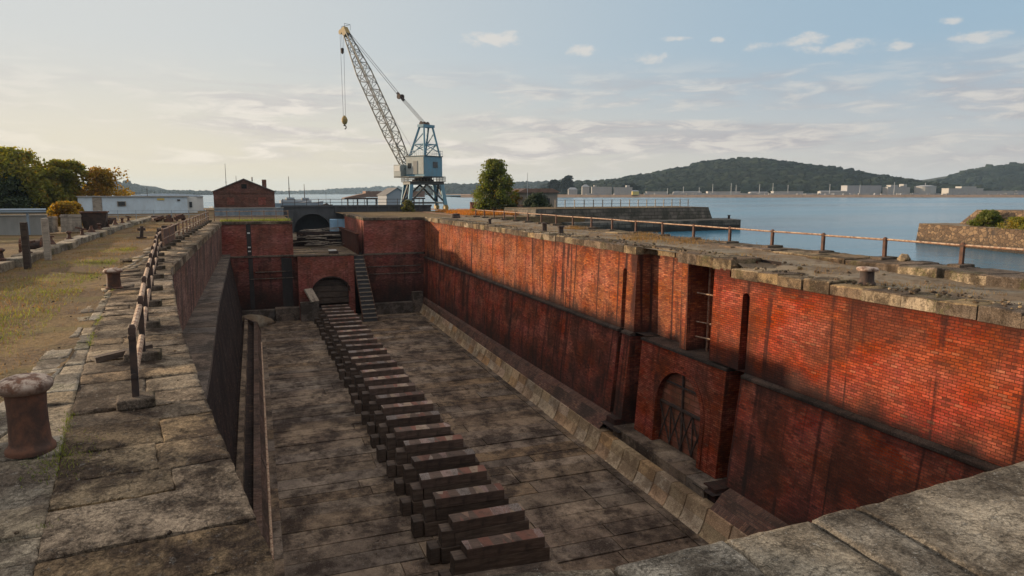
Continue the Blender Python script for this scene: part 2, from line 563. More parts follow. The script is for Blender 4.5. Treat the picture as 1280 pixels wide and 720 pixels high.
M['brick'] = brick_mat('sunlit_red_brick', (.24, .050, .018), (.385, .105, .033), (.12, .055, .034), (.060, .026, .020), .85, .45, stripes=.95, white=.16, top=.15, soot=(-4.0, -3.1))
M['brick_near'] = brick_mat('bright_red_brick', (.235, .031, .009), (.325, .054, .014), (.075, .024, .012), (.050, .020, .015), .9, .6, stripes=.85, white=.08, top=-.25, soot=(-4.0, -3.0))
M['brick_bay'] = brick_mat('arched_bay_brick', (.225, .032, .011), (.33, .062, .022), (.08, .028, .018), (.05, .022, .017), .8, .6, stripes=.4, white=.12)
M['brick_low'] = brick_mat('stained_red_brick', (.25, .038, .016), (.38, .072, .028), (.12, .06, .045), (.046, .022, .018), .9, .75, black=(-9.4, -5.0), stripes=.75, white=.10, top=-3.9)
M['brick_end'] = brick_mat('sooty_red_brick', (.26, .060, .042), (.38, .11, .075), (.15, .085, .065), (.07, .036, .030), .6, .5, white=.5)
M['brick_black'] = brick_mat('blackened_brick', (.20, .05, .036), (.29, .085, .06), (.08, .055, .048), (.04, .026, .023), .7, .7, black=(-9.4, -4.0), white=.2)
M['brick_left'] = brick_mat('weathered_brown_brick', (.20, .095, .07), (.30, .155, .115), (.15, .11, .09), (.065, .048, .042), .9, .7, stripes=.9, white=.35)
M['brick_dark'] = brick_mat('shadow_dark_brick', (.045, .030, .027), (.07, .046, .04), (.04, .034, .032), (.020, .018, .018), .7, .7, white=.25)  # base colour also lowered for the shadow lying on the left lower wall
M['brick_house'] = brick_mat('house_brick', (.15, .055, .038), (.21, .085, .058), (.13, .085, .07), (.07, .04, .032), .5, .5, white=.3)
M['footbrick'] = brick_mat('grimy_foot_brick', (.10, .06, .045), (.17, .11, .085), (.09, .07, .06), (.035, .028, .025), .8, .7, white=.4)
M['apron'] = brick_mat('mossy_dark_brick', (.12, .06, .045), (.17, .085, .06), (.08, .06, .05), (.045, .034, .03), .8, .8, white=.15)
M['rust'] = rust_mat('dark_rust', (.055, .030, .022), (.13, .055, .032))
M['rust_rail'] = rust_mat('peeling_rail_rust', (.11, .05, .032), (.25, .12, .065), (.46, .34, .24), .85, 2.0)
M['rust_pale'] = rust_mat('rust_with_old_paint', (.085, .045, .032), (.16, .075, .045), (.46, .36, .29), .95)
M['iron'] = rust_mat('black_iron', (.035, .026, .024), (.075, .045, .034))
M['timber'] = timber_mat('dark_wet_timber', (.050, .035, .028), (.095, .068, .052))
M['timber_cap'] = timber_mat('red_painted_timber', (.075, .05, .04), (.125, .085, .066), (.18, .070, .050), .7)
M['wood_grey'] = timber_mat('silvered_timber', (.20, .165, .13), (.30, .25, .20), wet=(.08, .06, .05))
M['blue'] = paint_mat('faded_blue_paint', (.12, .245, .32), amt=.4)
M['bluegrey'] = paint_mat('grey_and_sunlit_paint', (.29, .31, .295), amt=.45)  # cabin grey; on the house side it carries the sunlit tone
M['boomgrey'] = paint_mat('rusty_boom_paint', (.075, .078, .074), amt=.6)
M['yellow'] = paint_mat('old_yellow_paint', (.30, .20, .06), amt=.6)
M['white_wall'] = paint_mat('pale_blue_render', (.50, .57, .62), (.25, .2, .16), .25, .85, .5)
M['white_roof'] = paint_mat('pale_roof_sheet', (.48, .54, .60), amt=.1, rough=.6)
M['white'] = plain_mat('aged_white_wall', (.60, .58, .54), .85, .1, .6, (.3, .26, .22), .3)
M['grey_wall'] = plain_mat('grey_concrete', (.27, .26, .24), .92, .2, 1.0, (.09, .08, .07), .6)
M['darkstrip'] = plain_mat('near_black_strip', (.035, .031, .030), .9, .3, 1.0, (.09, .05, .04), .4)  # near-black that puts the dark of the shallow slots into colour
M['hutwall'] = plain_mat('weathered_hut_wall', (.26, .21, .165), .9, .25, .8, (.13, .08, .055), .6)
M['dark_wall'] = plain_mat('sooty_concrete', (.065, .065, .068), .92, .3, .8, (.035, .033, .033), .7)
M['bluewall'] = plain_mat('flaking_blue_wall', (.16, .19, .22), .9, .3, 1.2, (.26, .24, .21), .6)
M['roof'] = plain_mat('slate_roof', (.13, .12, .115), .9, .25, 2.0, (.2, .17, .14), .3)
M['roof_rust'] = plain_mat('rusted_roof', (.20, .12, .09), .9, .25, 1.0, (.10, .07, .05), .5)
M['glass'] = NT('dark_window_glass').out((.02, .025, .03), .12, spec=.5)
M['darkhole'] = plain_mat('dark_interior', (.012, .010, .010), .95, .2)
M['galv'] = plain_mat('galvanised_steel', (.24, .29, .34), .5, .15, 1.0, (.12, .10, .09), .3, .3)
M['cable'] = plain_mat('steel_cable', (.12, .12, .12), .6, .1)
M['cloth_blue'] = plain_mat('blue_sheeting', (.22, .36, .50), .6, .2, 1.0, (.3, .3, .32), .4)
M['far_wall'] = plain_mat('far_pale_wall', (.30, .29, .275), .9, .12, .05, (.35, .32, .28), .3)
M['far_grey'] = plain_mat('far_grey_wall', (.27, .27, .28), .9, .15, .05, (.2, .19, .18), .3)
M['far_yellow'] = plain_mat('far_yellow_hut', (.55, .40, .12), .9, .1, .3)
M['far_bank'] = plain_mat('far_shore_stone', (.30, .19, .12), .95, .35, .15, (.12, .09, .07), .7)
M['mast'] = plain_mat('pale_mast', (.38, .38, .38), .6, .1)
M['leaf_green'] = leaf_mat('green_leaves', (.075, .10, .022), (.13, .145, .033), (.20, .13, .03), .2, .45)
M['leaf_olive'] = leaf_mat('olive_leaves', (.155, .165, .036), (.24, .215, .048), (.30, .18, .04), .25, .6)
M['leaf_dark'] = leaf_mat('dark_leaves', (.022, .036, .016), (.04, .055, .02), None, 0, .15)
M['leaf_gold'] = leaf_mat('golden_leaves', (.22, .155, .035), (.28, .18, .036), (.30, .15, .03), .3, .5)
M['leaf_weed'] = leaf_mat('weed_leaves', (.09, .10, .025), (.15, .14, .04), (.25, .18, .06), .3, .4)
M['grass'] = leaf_mat('dry_grass_blades', (.20, .125, .050), (.27, .165, .065), (.13, .12, .035), .3, .35)
M['grass_gold'] = leaf_mat('golden_grass_blades', (.34, .15, .045), (.42, .20, .06), (.2, .14, .04), .3, .45)
M['grass_green'] = leaf_mat('green_grass_blades', (.11, .14, .03), (.18, .20, .04), (.25, .19, .06), .2, .4)
M['bark'] = plain_mat('bark', (.07, .05, .038), .95, .3, 4.0)
M['wood_far'] = None


def drystone():
    t = NT('rubble_stone_wall')
    uv = t.co('UV')
    d = t.n('ShaderNodeTexVoronoi', {'Vector': t.map(uv, (1, 1.35, 1)), 'Scale': 2.5, 'Randomness': .9}, feature='DISTANCE_TO_EDGE').outputs[0]
    cell = t.sep(t.n('ShaderNodeTexVoronoi', {'Vector': t.map(uv, (1, 1.35, 1)), 'Scale': 2.5, 'Randomness': .9}, feature='F1').outputs['Color'])[0]
    n = t.noise(uv, 8, 5, .7)
    col = t.mix(t.sm(cell, .2, .9), (.095, .060, .037), (.20, .13, .075))
    col = t.mix(t.sm(d, .0, .09, 1, 0), col, (.045, .032, .024))
    v = t.sep(t.co())[2]
    tide = t.ma('ADD', v, t.ma('MULTIPLY', n, .5))
    col = t.mix(t.sm(tide, -1.45, -.75, .92, 0), col, (.028, .022, .018))
    col = t.mix(t.sm(n, .5, .7, 0, .5), col, (.08, .055, .04))
    return t.out(col, .95, t.bump(t.ma('ADD', t.ma('MINIMUM', d, .15), t.ma('MULTIPLY', n, .12)), .9, .25))


def darkstone():
    t = NT('dark_jetty_stone')
    uv = t.co('UV')
    b = t.n('ShaderNodeTexBrick', {'Vector': uv, 'Color1': (0, 0, 0, 1), 'Color2': (1, 1, 1, 1), 'Mortar': (0, 0, 0, 1), 'Scale': 1, 'Mortar Size': .03, 'Brick Width': 1.0, 'Row Height': .42})
    n1 = t.noise(uv, .5, 6, .65, .5)
    n = t.noise(uv, 5, 5, .7)
    col = t.mix(b.outputs[0], (.10, .085, .07), (.17, .145, .12))
    col = t.mix(b.outputs[1], col, (.03, .026, .022))
    col = t.mix(t.sm(n1, .42, .6, 0, .8), col, (.035, .034, .026))
    col = t.mix(t.sm(n, .55, .7, 0, .5), col, (.22, .18, .14))
    v = t.sep(t.co())[2]
    col = t.mix(t.sm(t.ma('ADD', v, t.ma('MULTIPLY', n, .5)), -1.3, -.6, .9, 0), col, (.022, .02, .018))
    return t.out(col, .95, t.bump(t.ma('SUBTRACT', n, b.outputs[1]), .8, .08))


M['drystone'] = drystone()
M['darkstone'] = darkstone()


def soil_mat():
    t = NT('dry_grass_ground')
    co = t.co()
    n1 = t.noise(co, .28, 5, .6, .5)
    n2 = t.noise(co, 1.6, 6, .65)
    n3 = t.noise(co, 12, 5, .7)
    col = t.mix(t.sm(n1, .4, .6), (.19, .125, .060), (.13, .085, .050))
    col = t.mix(t.sm(n2, .5, .66, 0, .8), col, (.095, .062, .042))
    col = t.mix(t.ma('MULTIPLY', t.sm(t.noise(co, .55, 4), .5, .62), .5), col, (.125, .105, .040))
    col = t.mix(1.0, col, t.mix(t.sm(n3, .3, .7), .6, 1.25), 'MULTIPLY')
    return t.out(col, .97, t.bump(t.ma('ADD', n2, t.ma('MULTIPLY', n3, .5)), .9, .08), spec=.1)


def quay_mat():
    t = NT('quay_earth')
    co = t.co()
    n1 = t.noise(co, .5, 5, .6, .5)
    n2 = t.noise(co, 2.4, 6, .7)
    n3 = t.noise(co, 16, 5, .7)
    col = t.mix(t.sm(n1, .4, .6), (.17, .125, .085), (.22, .185, .14))
    col = t.mix(t.sm(n2, .5, .66, 0, .8), col, (.085, .058, .040))
    col = t.mix(t.sm(n3, .6, .72, 0, .6), col, (.26, .20, .12))
    return t.out(col, .97, t.bump(t.ma('ADD', n2, t.ma('MULTIPLY', n3, .6)), .9, .1), spec=.1)


def water_mat():
    t = NT('harbour_water')
    co = t.co()
    w1 = t.noise(t.map(co, (1, 1, 1), r=(0, 0, .5)), .55, 4, .6, .6)
    w2 = t.noise(t.map(co, (.35, 1, 1), r=(0, 0, -.35)), .16, 3, .5, .4)
    w3 = t.noise(t.map(co, (.2, 1, 1), r=(0, 0, -.36)), .02, 3, .5)
    h = t.ma('ADD', t.ma('MULTIPLY', w1, .35), t.ma('MULTIPLY', w2, 1.0))
    col = t.mix(t.sm(w3, .4, .6), (.028, .125, .20), (.040, .155, .235))
    return t.out(col, t.lin(w3, .35, .65, .16, .24), t.bump(h, .55, .35), spec=.5, IOR=1.33)


def forest_mat(name, a, b):
    t = NT(name)
    r = t.island()
    co = t.co()
    col = t.mix(t.sm(t.noise(co, .012, 4), .4, .6), a, b)
    col = t.hsv(col, t.lin(t.ma('FRACT', t.ma('MULTIPLY', r, 3.3)), 0, 1, .48, .52), 1.0, t.lin(r, 0, 1, .55, 1.45))
    n = t.noise(co, .35, 4, .7)
    return t.out(col, .95, t.bump(n, 1.0, 3.0), spec=.05)


M['soil'] = soil_mat()
M['quay'] = quay_mat()
M['water'] = water_mat()
M['forest'] = forest_mat('hill_forest', (.009, .016, .011), (.018, .024, .013))
M['hill'] = plain_mat('hill_ground', (.014, .019, .010), .95, .3, .01)


# ------------------------------------------------------------------ the setting: ground, water, dock floor
ZF = -9.9                                   # dock floor
EDGE = [(0.04, 4.83), (-.66, 9.2), (-1.59, 15.57), (-3.0, 27.7), (-3.05, 72.0)]       # left coping edge


def edge_x(y):
    if y < 4.83:
        return .04
    return poly_at(EDGE, y)


def fr(y):
    return 15.03 + .021 * (y - 20)          # right edge of the floor


def wr(y):
    return 16.26 + .0065 * (y - 20)           # foot of the right lower wall


def grid(name, xs, ys, zf, mat):
    mb = MB()
    vs = [(x, y, zf(x, y)) for y in ys for x in xs]
    n = len(xs)
    fs = [(j * n + i, j * n + i + 1, (j + 1) * n + i + 1, (j + 1) * n + i) for j in range(len(ys) - 1) for i in range(n - 1)]
    mb.add(vs, fs)
    return structure(mb.build(name, mat, smooth=True))


def frange(a, b, s):
    n = max(1, int(round((b - a) / s)))
    return [a + (b - a) * i / n for i in range(n + 1)]


w = MB()
w.add([(-7500, -7500, -1.8), (7500, -7500, -1.8), (7500, 7500, -1.8), (-7500, 7500, -1.8)], [(0, 1, 2, 3)])
# water lies only outside the dock and the quays (the quays are solid), so cut it round them
w.v = []
w.f = []
for a, b, c, d in ((-7500, 7500, 103, 7500), (23.2, 7500, -60, 103), (-7500, 23.2, -7500, -60)):
    w.add([(a, c, -1.8), (b, c, -1.8), (b, d, -1.8), (a, d, -1.8)], [(0, 1, 2, 3)])
structure(w.build('harbour_water', M['water']))

# left quay: dry grass field
def zl(x, y):
    return -.03 + .05 * math.sin(x * .9 + y * .37) * math.sin(y * .21 - x * .4) + (.02 * math.sin(x * 2.3) * math.cos(y * 1.7))


structure(grid('grass_ground', frange(-75, -5.2, 1.6) + frange(-5.0, -2.2, .7)[0:0], frange(-12, 72, 1.4), zl, M['soil']))


def pave_left(y):
    """left edge of the paving"""
    return poly_at([(-4.6, -12), (-4.5, 6.0), (-3.35, 9.6), (-3.35, 12.9), (-4.0, 20), (-4.75, 30), (-5.15, 38.4), (-5.2, 72)], y)


mb = MB()
ys = frange(-12, 72, .8)
secs = [[(lerp(-5.25, pave_left(y) + .35, k / 4), y, zl(lerp(-5.2, pave_left(y) + .35, k / 4), y) * (1 - k / 4) + (-.02) * k / 4) for k in range(5)] for y in ys]
mb.loft(secs, flip=True)
# the bare bed under the paving slabs
mb.loft([[(pave_left(y) + .3, y, -.06), (edge_x(y) - .12, y, -.06)] for y in frange(-12, 72, 1.4)], flip=True)
structure(mb.build('verge_ground', M['soil'], smooth=True))
mb = MB()
mb.add([(-75, 72, -.03), (3.3, 72, -.03), (3.3, 145, -.03), (-75, 145, -.03)], [(0, 1, 2, 3)])
mb.add([(3.3, 103, -.03), (3.3, 145, -.03), (3.3, 145, -4), (3.3, 103, -4)], [(0, 1, 2, 3)])
mb.add([(-700, -60, -.06), (-75, -60, -.06), (-75, 103, -.06), (-700, 103, -.06)], [(0, 1, 2, 3)])
mb.add([(-75, -60, -.06), (23, -60, -.06), (23, -12, -.06), (-75, -12, -.06)], [(0, 1, 2, 3)])
structure(mb.build('yard_ground', M['soil']))
mb = MB()
mb.add([(3.2, 84, -2.75), (10.6, 84, -2.75), (10.6, 103, -2.75), (3.2, 103, -2.75)], [(0, 1, 2, 3)])
mb.add([(3.3, 84, -2.75), (3.3, 103, -2.75), (3.3, 103, -.03), (3.3, 84, -.03)], [(0, 1, 2, 3)])
structure(mb.build('culvert_ground', M['quay']))


# paving slabs, each a stone of its own inside one sheet of paving
def slab_quad(mb, ya, yb, fa, fb, z=0.0, th=.2, gap=.008, skew=0.0):
    """fa, fb: functions y -> x of the left and right side"""
    g = gap
    q = [(fa(ya) + g, ya + g + skew * .5), (fb(ya) - g, ya + g - skew * .5), (fb(yb) - g, yb - g - skew * .5), (fa(yb) + g, yb - g + skew * .5)]
    if yb < (32 if th > .3 else 20):
        st_ = .06 if ya < 11 else .11
        mb.rough_slab(q, z + U(-.012, .008), z - th, st_, .008, .010, .010, .006)
    else:
        zt = [z + U(-.012, .012) for _ in q]
        mb.slab(q, zt, z - th)


cop = MB()
y = 4.3
while y < 72:
    d = U(.55, .9)
    yb = min(y + d, 72)
    sk = -.16 if y < 28 else 0
    wdt = 1.55 if y < 28 else 1.25
    if U(0, 1) < .45 and y < 60:
        m = U(.35, .7)
        slab_quad(cop, y, yb, lambda t: edge_x(t) - wdt, lambda t: edge_x(t) - wdt * m, 0, skew=sk * .5)
        slab_quad(cop, y, yb, lambda t: edge_x(t) - wdt * m, edge_x, 0.0, .34, skew=sk * .5)
    else:
        slab_quad(cop, y, yb, lambda t: edge_x(t) - wdt, edge_x, 0.0, .34, skew=sk)
    y = yb
pav = MB()


def c0(t):
    return edge_x(t) - (1.55 if t < 28 else 1.25)


for k in range(2):
    y = 4.2 - k * .2
    while y < 72:
        d = U(.38, .8)
        yb = min(y + d, 72)
        L = (lambda t: lerp(c0(t), max(pave_left(t), c0(t) - 2.6), .5 + .05 * math.sin(t * .4))) if k == 0 else (lambda t: max(pave_left(t), c0(t) - 2.6) + .12 * math.sin(t * 1.3))
        Rr = c0 if k == 0 else (lambda t: lerp(c0(t), max(pave_left(t), c0(t) - 2.6), .5 + .05 * math.sin(t * .4)))
        if not (k == 1 and y > 14 and U(0, 1) < .08):
            slab_quad(pav, y, yb, L, Rr, U(-.025, .004), skew=U(-.05, .03))
        y = yb
y = 3.0
while y < 8.3:                                   # broad slabs at the near left corner
    d = U(.5, .8)
    lo = lambda t: -6.2
    hi = lambda t: c0(t) - 2.6 if t > 4.3 else -3.6
    xm_ = U(-4.1, -3.85)
    slab_quad(pav, y, y + d, lambda t: -4.9, lambda t: xm_, U(-.03, 0), skew=-.03)
    slab_quad(pav, y, y + d, lambda t: xm_, hi, U(-.03, 0), skew=-.03)
    y += d
structure(smooth_flat(pav.build('paving', M['paving'])))

# dock floor: rows of long stones laid across
mb = MB()
mb.add([(-2.2, 3.6, ZF - .06), (18.0, 3.6, ZF - .06), (18.0, 73.5, ZF - .06), (-2.2, 73.5, ZF - .06)], [(0, 1, 2, 3)])
y = 3.7
while y < 71.2:
    d = U(.8, 1.35)
    x = .1 if y < 60 else lerp(.1, -1.9, min(1, (y - 60) / 4))
    xe = fr(y) - .55
    while x < xe - .01:
        L = U(3.2, 8.0)
        xb = xe if x + L > xe - 1.5 else x + L
        z = ZF + U(-.014, .014)
        g = .02
        mb.slab([(x + g, y + g + U(0, .02)), (xb - g, y + g + U(0, .02)), (xb - g, y + d - g), (x + g, y + d - g)], [z + U(-.014, .014) for _ in range(4)], ZF - .1)
        x = xb
    y += d
y = 3.7
while y < 71.4:                                  # gutter stones along the foot of the right wall
    d = U(1.0, 1.5)
    g = .012
    mb.slab([(fr(y) - .55 + g, y + g), (fr(y) - g, y + g), (fr(y + d) - g, y + d - g), (fr(y + d) - .55 + g, y + d - g)], ZF + .012 + U(-.008, .008), ZF - .1)
    y += d
structure(mb.build('dock_floor', M['floor'], bevel=.012))

mb = MB()                                        # solid earth behind the dock walls
mb.add([(18.6, -5, -11), (18.6, 75, -11), (18.6, 75, -.25), (18.6, -5, -.25)], [(0, 3, 2, 1)])
mb.add([(-4.2, -5, -11), (-4.2, 75, -11), (-4.2, 75, -.25), (-4.2, -5, -.25)], [(0, 1, 2, 3)])
mb.add([(9.0, 73.0, -11), (18.6, 73.0, -11), (18.6, 73.0, -.2), (10.4, 73.0, -.2), (10.4, 73.0, -3.6), (9.0, 73.0, -3.6)], [tuple(range(6))])
mb.add([(-4.2, 73.0, -11), (9.0, 73.0, -11), (9.0, 73.0, -3.6), (3.4, 73.0, -3.6), (3.4, 73.0, -.3), (-4.2, 73.0, -.3)], [tuple(range(6))])
mb.add([(-4.2, 3.4, -11), (18.6, 3.4, -11), (18.6, 3.4, -.45), (-4.2, 3.4, -.45)], [(0, 3, 2, 1)])
mb.add([(9.6, 73.0, -3.6), (10.5, 73.0, -3.6), (10.5, 88, -3.6), (9.6, 88, -3.6)], [(0, 1, 2, 3)])
structure(mb.build('earth_ground', M['darkhole']))

# ------------------------------------------------------------------ right dock wall
rw = thing('dock_wall', 'long sunlit red brick dock wall with dark drip stains and a blind arched bay', 'dock wall', (17, 40, 0))


def P_up(yy, v):                                # upper face, slight batter
    return (17.0 + .03 * (v + .15), yy, v)


def rel(mb, org=(17, 40, 0)):
    mb.v = [(p[0] - org[0], p[1] - org[1], p[2] - org[2]) for p in mb.v]
    return mb


# coordinates stay world-sized in the shader through UV; Object coordinates are relative to the part
up = MB()
up.panel(P_up, 28.35, 72, -3.95, -.15, (1, 0, 0), [(29.25, 29.62, -3.94, -.95)], .5)
up.add([(17.0, 28.35, -.15), (17.9, 28.35, -.15), (17.9, 28.35, -4.0), (16.886, 28.35, -3.95)], [(0, 1, 2, 3)])       # return into the bay
up.add([(17.75, 28.36, .1), (17.75, 24.98, .1), (17.75, 24.98, -4.0), (17.75, 28.36, -4.0)], [(0, 1, 2, 3)])
# slim pier in the bay
up.box(17.1, 18.3, 24.35, 24.84, -4.0, -.22)
up.box(18.0, 18.4, 24.84, 24.98, -4.0, -.1)
up.add([(18.2, 24.36, .1), (18.2, 21.4, .1), (18.2, 21.4, -4.0), (18.2, 24.36, -4.0)], [(0, 1, 2, 3)])
rel(up).build('upper_wall', M['brick'], rw, bevel=.0)
un = MB()
un.panel(P_up, -2, 21.5, -3.95, -.47, (1, 0, 0), [(20.28, 20.68, -3.94, -.97)], .55)
un.panel(P_up, 21.5, 22.45, -3.95, -.2, (1, 0, 0))
un.add([(16.99, 22.45, -.2), (18.4, 22.45, -.2), (18.4, 22.45, -3.95), (16.886, 22.45, -3.95)], [(0, 1, 2, 3)])
rel(un).build('upper_wall', M['brick_near'], rw)
# rounded heads of the two tall slots
hd = MB()
for (ya, yb, zt) in ((29.25, 29.62, -.95), (20.28, 20.68, -.97)):
    c = (ya + yb) / 2
    r = (yb - ya) / 2
    for s in (-1, 1):
        pts = [(17.0 + .03 * (zt - r * (1 - math.sin(a)) + .15), c + s * r * math.cos(a), zt - r * (1 - math.sin(a))) for a in [math.pi / 2 * k / 6 for k in range(7)]]
        corner = (17.0 + .03 * (zt + .15), c + s * r, zt)
        hd.add([(p[0] + .004, p[1], p[2]) for p in [corner, *pts]], [(0, *range(1, 8))])
rel(hd).build('slot_head', M['brick_near'], rw)

# coping stones
cm = MB()
y = 21.5
for stop in (25.02, 28.33, 72):
  while y < stop - .01:
    d = U(.9, 1.5)
    yb = stop if y + d > stop - .5 else y + d
    g = .012
    fx, zb = (17.0, -.22) if stop < 26 else (17.66, -.15) if stop < 29 else (16.93, -.15)
    q = [(fx + U(-.03, .03), y + g), (18.5, y + g), (18.5, yb - g), (fx + U(-.03, .03), yb - g)]
    if y < 50:
        cm.rough_slab(q, .2 + U(-.015, .01), zb - U(0, .04), .2, .02, .04, .03, .015)
    else:
        cm.slab(q, [.2 + U(-.022, .022) for _ in q], zb - U(0, .04))
    y = yb
y = 21.3
while y > -2:
    d = U(.95, 1.5)
    ya = y - d
    o = U(-.04, .02)
    q = [(16.9 + o, ya + .014), (18.05 + U(-.1, .1), ya + .014), (18.05, y - .014), (16.9 + o + U(-.06, .06), y - .014)]
    cm.rough_slab(q, -.09 + U(-.04, .03), -.45 - U(0, .03), .12, .025, .03, .035, .02)
    y = ya
smooth_flat(rel(cm).build('coping', M['rcoping'], rw))

# ledge under the upper wall
lg = MB()
for ya, yb in ((29.62, 72), (28.35, 29.25), (-2, 20.28)):
    y = ya
    while y < yb - .01:
        d = min(U(1.2, 2.0), yb - y)
        if yb - y - d < .5:
            d = yb - y
        lg.slab([(16.70, y + .006), (17.0, y + .006), (17.0, y + d - .006), (16.70, y + d - .006)], [-4.03, -3.94, -3.94, -4.03], -4.14)
        y += d
lg.slab([(16.82, 21.25), (18.2, 21.25), (18.2, 27.6), (16.82, 27.6)], [-4.03, -3.98, -3.98, -4.03], -4.16)
rel(lg).build('ledge', M['sootledge'], rw, bevel=.02)


def P_low(yy, v):
    return (lerp(16.74, wr(yy), (v + 4.15) / (-8.3 + 4.15)), yy, v)


lo = MB()
lo.panel(P_low, 28.35, 72, -8.3, -4.15, (1, 0, 0), [(29.2, 29.55, -8.25, -4.16)], .5)
lo.add([P_low(28.35, -4.15), (17.8, 28.35, -4.15), (17.8, 28.35, -8.9), P_low(28.35, -8.3)], [(0, 1, 2, 3)])
lo.add([(17.7, 28.4, -4.0), (17.7, 27.5, -4.0), (17.7, 27.5, -8.6), (17.7, 28.4, -8.6)], [(0, 1, 2, 3)])
lo.panel(P_low, -2, 20.3, -8.3, -4.15, (1, 0, 0))
lo.add([P_low(20.3, -4.15), (18.2, 20.3, -4.15), (18.2, 20.3, -8.9), P_low(20.3, -8.3)], [(0, 1, 2, 3)])
rel(lo).build('lower_wall', M['brick_low'], rw)

# arched bay
ARC_C, ARC_R, ARC_S, ARC_B = 24.2, 1.68, -6.65, -8.5


def P_bay(yy, v):
    return (lerp(16.87, 16.55, (v + 4.1) / (-4.4)), yy, v)


ba = MB()
ya, yb = 21.3, 27.52
ba.panel(P_bay, ya, ARC_C - ARC_R, ARC_B, -4.1, (1, 0, 0))
ba.panel(P_bay, ARC_C + ARC_R, yb, ARC_B, -4.1, (1, 0, 0))
N = 18
for k in range(N):
    a0, a1 = math.pi * k / N, math.pi * (k + 1) / N
    p0 = (ARC_C + ARC_R * math.cos(a0), ARC_S + ARC_R * math.sin(a0))
    p1 = (ARC_C + ARC_R * math.cos(a1), ARC_S + ARC_R * math.sin(a1))
    ba.add([P_bay(*p0), P_bay(*p1), P_bay(p1[0], -4.1), P_bay(p0[0], -4.1)], [(0, 3, 2, 1)])
ba.add([P_bay(ya, -4.1), (17.7, ya, -4.1), (17.7, ya, ARC_B), P_bay(ya, ARC_B)], [(0, 1, 2, 3)])
ba.add([P_bay(yb, -4.1), (17.7, yb, -4.1), (17.7, yb, ARC_B), P_bay(yb, ARC_B)], [(0, 3, 2, 1)])
bay = rel(ba).build('arched_bay', M['brick_bay'], rw)
# two rings of the arch, standing slightly proud
rg = MB()
for r0, r1, dx in ((ARC_R - .0, ARC_R + .22, -.05), (ARC_R + .26, ARC_R + .62, -.02)):
    pts = [(ARC_B, 0)] if False else []
    prev = None
    prof = [(r, s) for r, s in ((r0, 0), (r1, 0))]
    path = []
    for side in (1,):
        path += [(ARC_C + 1, ARC_B)]
    sec = []
    angs = [0.0] + [math.pi * k / 30 for k in range(31)] + [math.pi]
    for i, a in enumerate(angs):
        for_r = []
        for r in (r0, r1):
            yy = ARC_C + r * math.cos(a)
            zz = ARC_S + r * math.sin(a)
            if i == 0 or i == len(angs) - 1:
                zz = ARC_B
            for_r.append((yy, zz))
        (y0, z0), (y1, z1) = for_r
        f0, f1 = P_bay(y0, z0), P_bay(y1, z1)
        sec.append([(f0[0] + .5, y0, z0), (f0[0] + dx, y0, z0), (f1[0] + dx, y1, z1), (f1[0] + .1, y1, z1)])
    rg.loft(sec)
rel(rg).build('arch_ring', M['brick_bay'], bay)
bk = MB()
bk.add([(18.45, 20.4, .15), (18.45, 29.7, .15), (18.45, 29.7, -9.9), (18.45, 20.4, -9.9)], [(0, 1, 2, 3)])
bk.add([(16.3, 29.16, -9.8), (18.45, 29.16, -9.8), (18.45, 29.16, -3.9), (17.0, 29.16, -3.9)], [(0, 1, 2, 3)])
bk.add([(15.6, 27.4, -8.55), (18.4, 27.4, -8.55), (18.4, 29.2, -8.55), (15.6, 29.2, -8.55)], [(0, 1, 2, 3)])
bk.add([(15.6, 20.2, -8.6), (18.4, 20.2, -8.6), (18.4, 21.5, -8.6), (15.6, 21.5, -8.6)], [(0, 1, 2, 3)])
bk.add([(17.0, 27.4, -3.97), (18.4, 27.4, -3.97), (18.4, 28.4, -3.97), (17.0, 28.4, -3.97)], [(0, 1, 2, 3)])
bk.add([(16.9, 20.6, -3.99), (18.4, 20.6, -3.99), (18.4, 21.5, -3.99), (16.9, 21.5, -3.99)], [(0, 1, 2, 3)])
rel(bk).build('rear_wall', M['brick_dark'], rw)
gt = MB()
GX = 16.98
pts = [(GX, ARC_C + ARC_R * math.cos(a), ARC_S + ARC_R * math.sin(a)) for a in [math.pi * k / 20 for k in range(21)]]
gt.add([(GX, ARC_C + ARC_R, ARC_B), *pts, (GX, ARC_C - ARC_R, ARC_B)], [tuple(range(23))])
M['gate'] = brick_mat('rusted_gate_sheet', (.24, .075, .045), (.30, .10, .06), (.15, .07, .045), (.09, .045, .032), .9, .5, white=.3, big=3.0)
gate = rel(gt).build('gate', M['gate'], rw)
gb = MB()
X = GX - .05
gb.bar((X, ARC_C, ARC_B + .05), (X, ARC_C, ARC_S + ARC_R - .05), .08)
gb.bar((X, ARC_C - ARC_R + .05, ARC_S + .05), (X, ARC_C + ARC_R - .05, ARC_S + .05), .14, .1)
gb.bar((X, ARC_C - 1.25, ARC_S + 1.05), (X, ARC_C + 1.25, ARC_S + 1.05), .07)
for k in range(4):
    a = ARC_C - ARC_R + .1 + k * .82
    b = a + .82
    gb.bar((X - .02, a, ARC_B + .1), (X - .02, b, ARC_S - .05), .05)
    gb.bar((X - .05, b, ARC_B + .1), (X - .05, a, ARC_S - .05), .05)
    if k:
        gb.bar((X, a, ARC_B + .05), (X, a, ARC_S), .05)
rel(gb).build('gate_brace', M['iron'], gate)
# platform before the arch
pf = MB()
y = 20.8
while y < 28.3:
    d = 1.25
    pf.slab([(fr(y) + .62, y + .012), (17.2, y + .012), (17.2, y + d - .012), (fr(y + d) + .62, y + d - .012)], ARC_B + U(-.01, .01), -9.2)
    y += d
rel(pf).build('platform', M['floor'], rw, bevel=.02)
# pier foot beside the bay
bt = MB()
bt.box(15.95, 16.9, 28.38, 29.2, -9.0, -8.25)
bt.box(15.85, 16.9, 20.35, 21.1, -9.0, -8.45)
rel(bt).build('pier_foot', M['brick_low'], rw, bevel=.02)

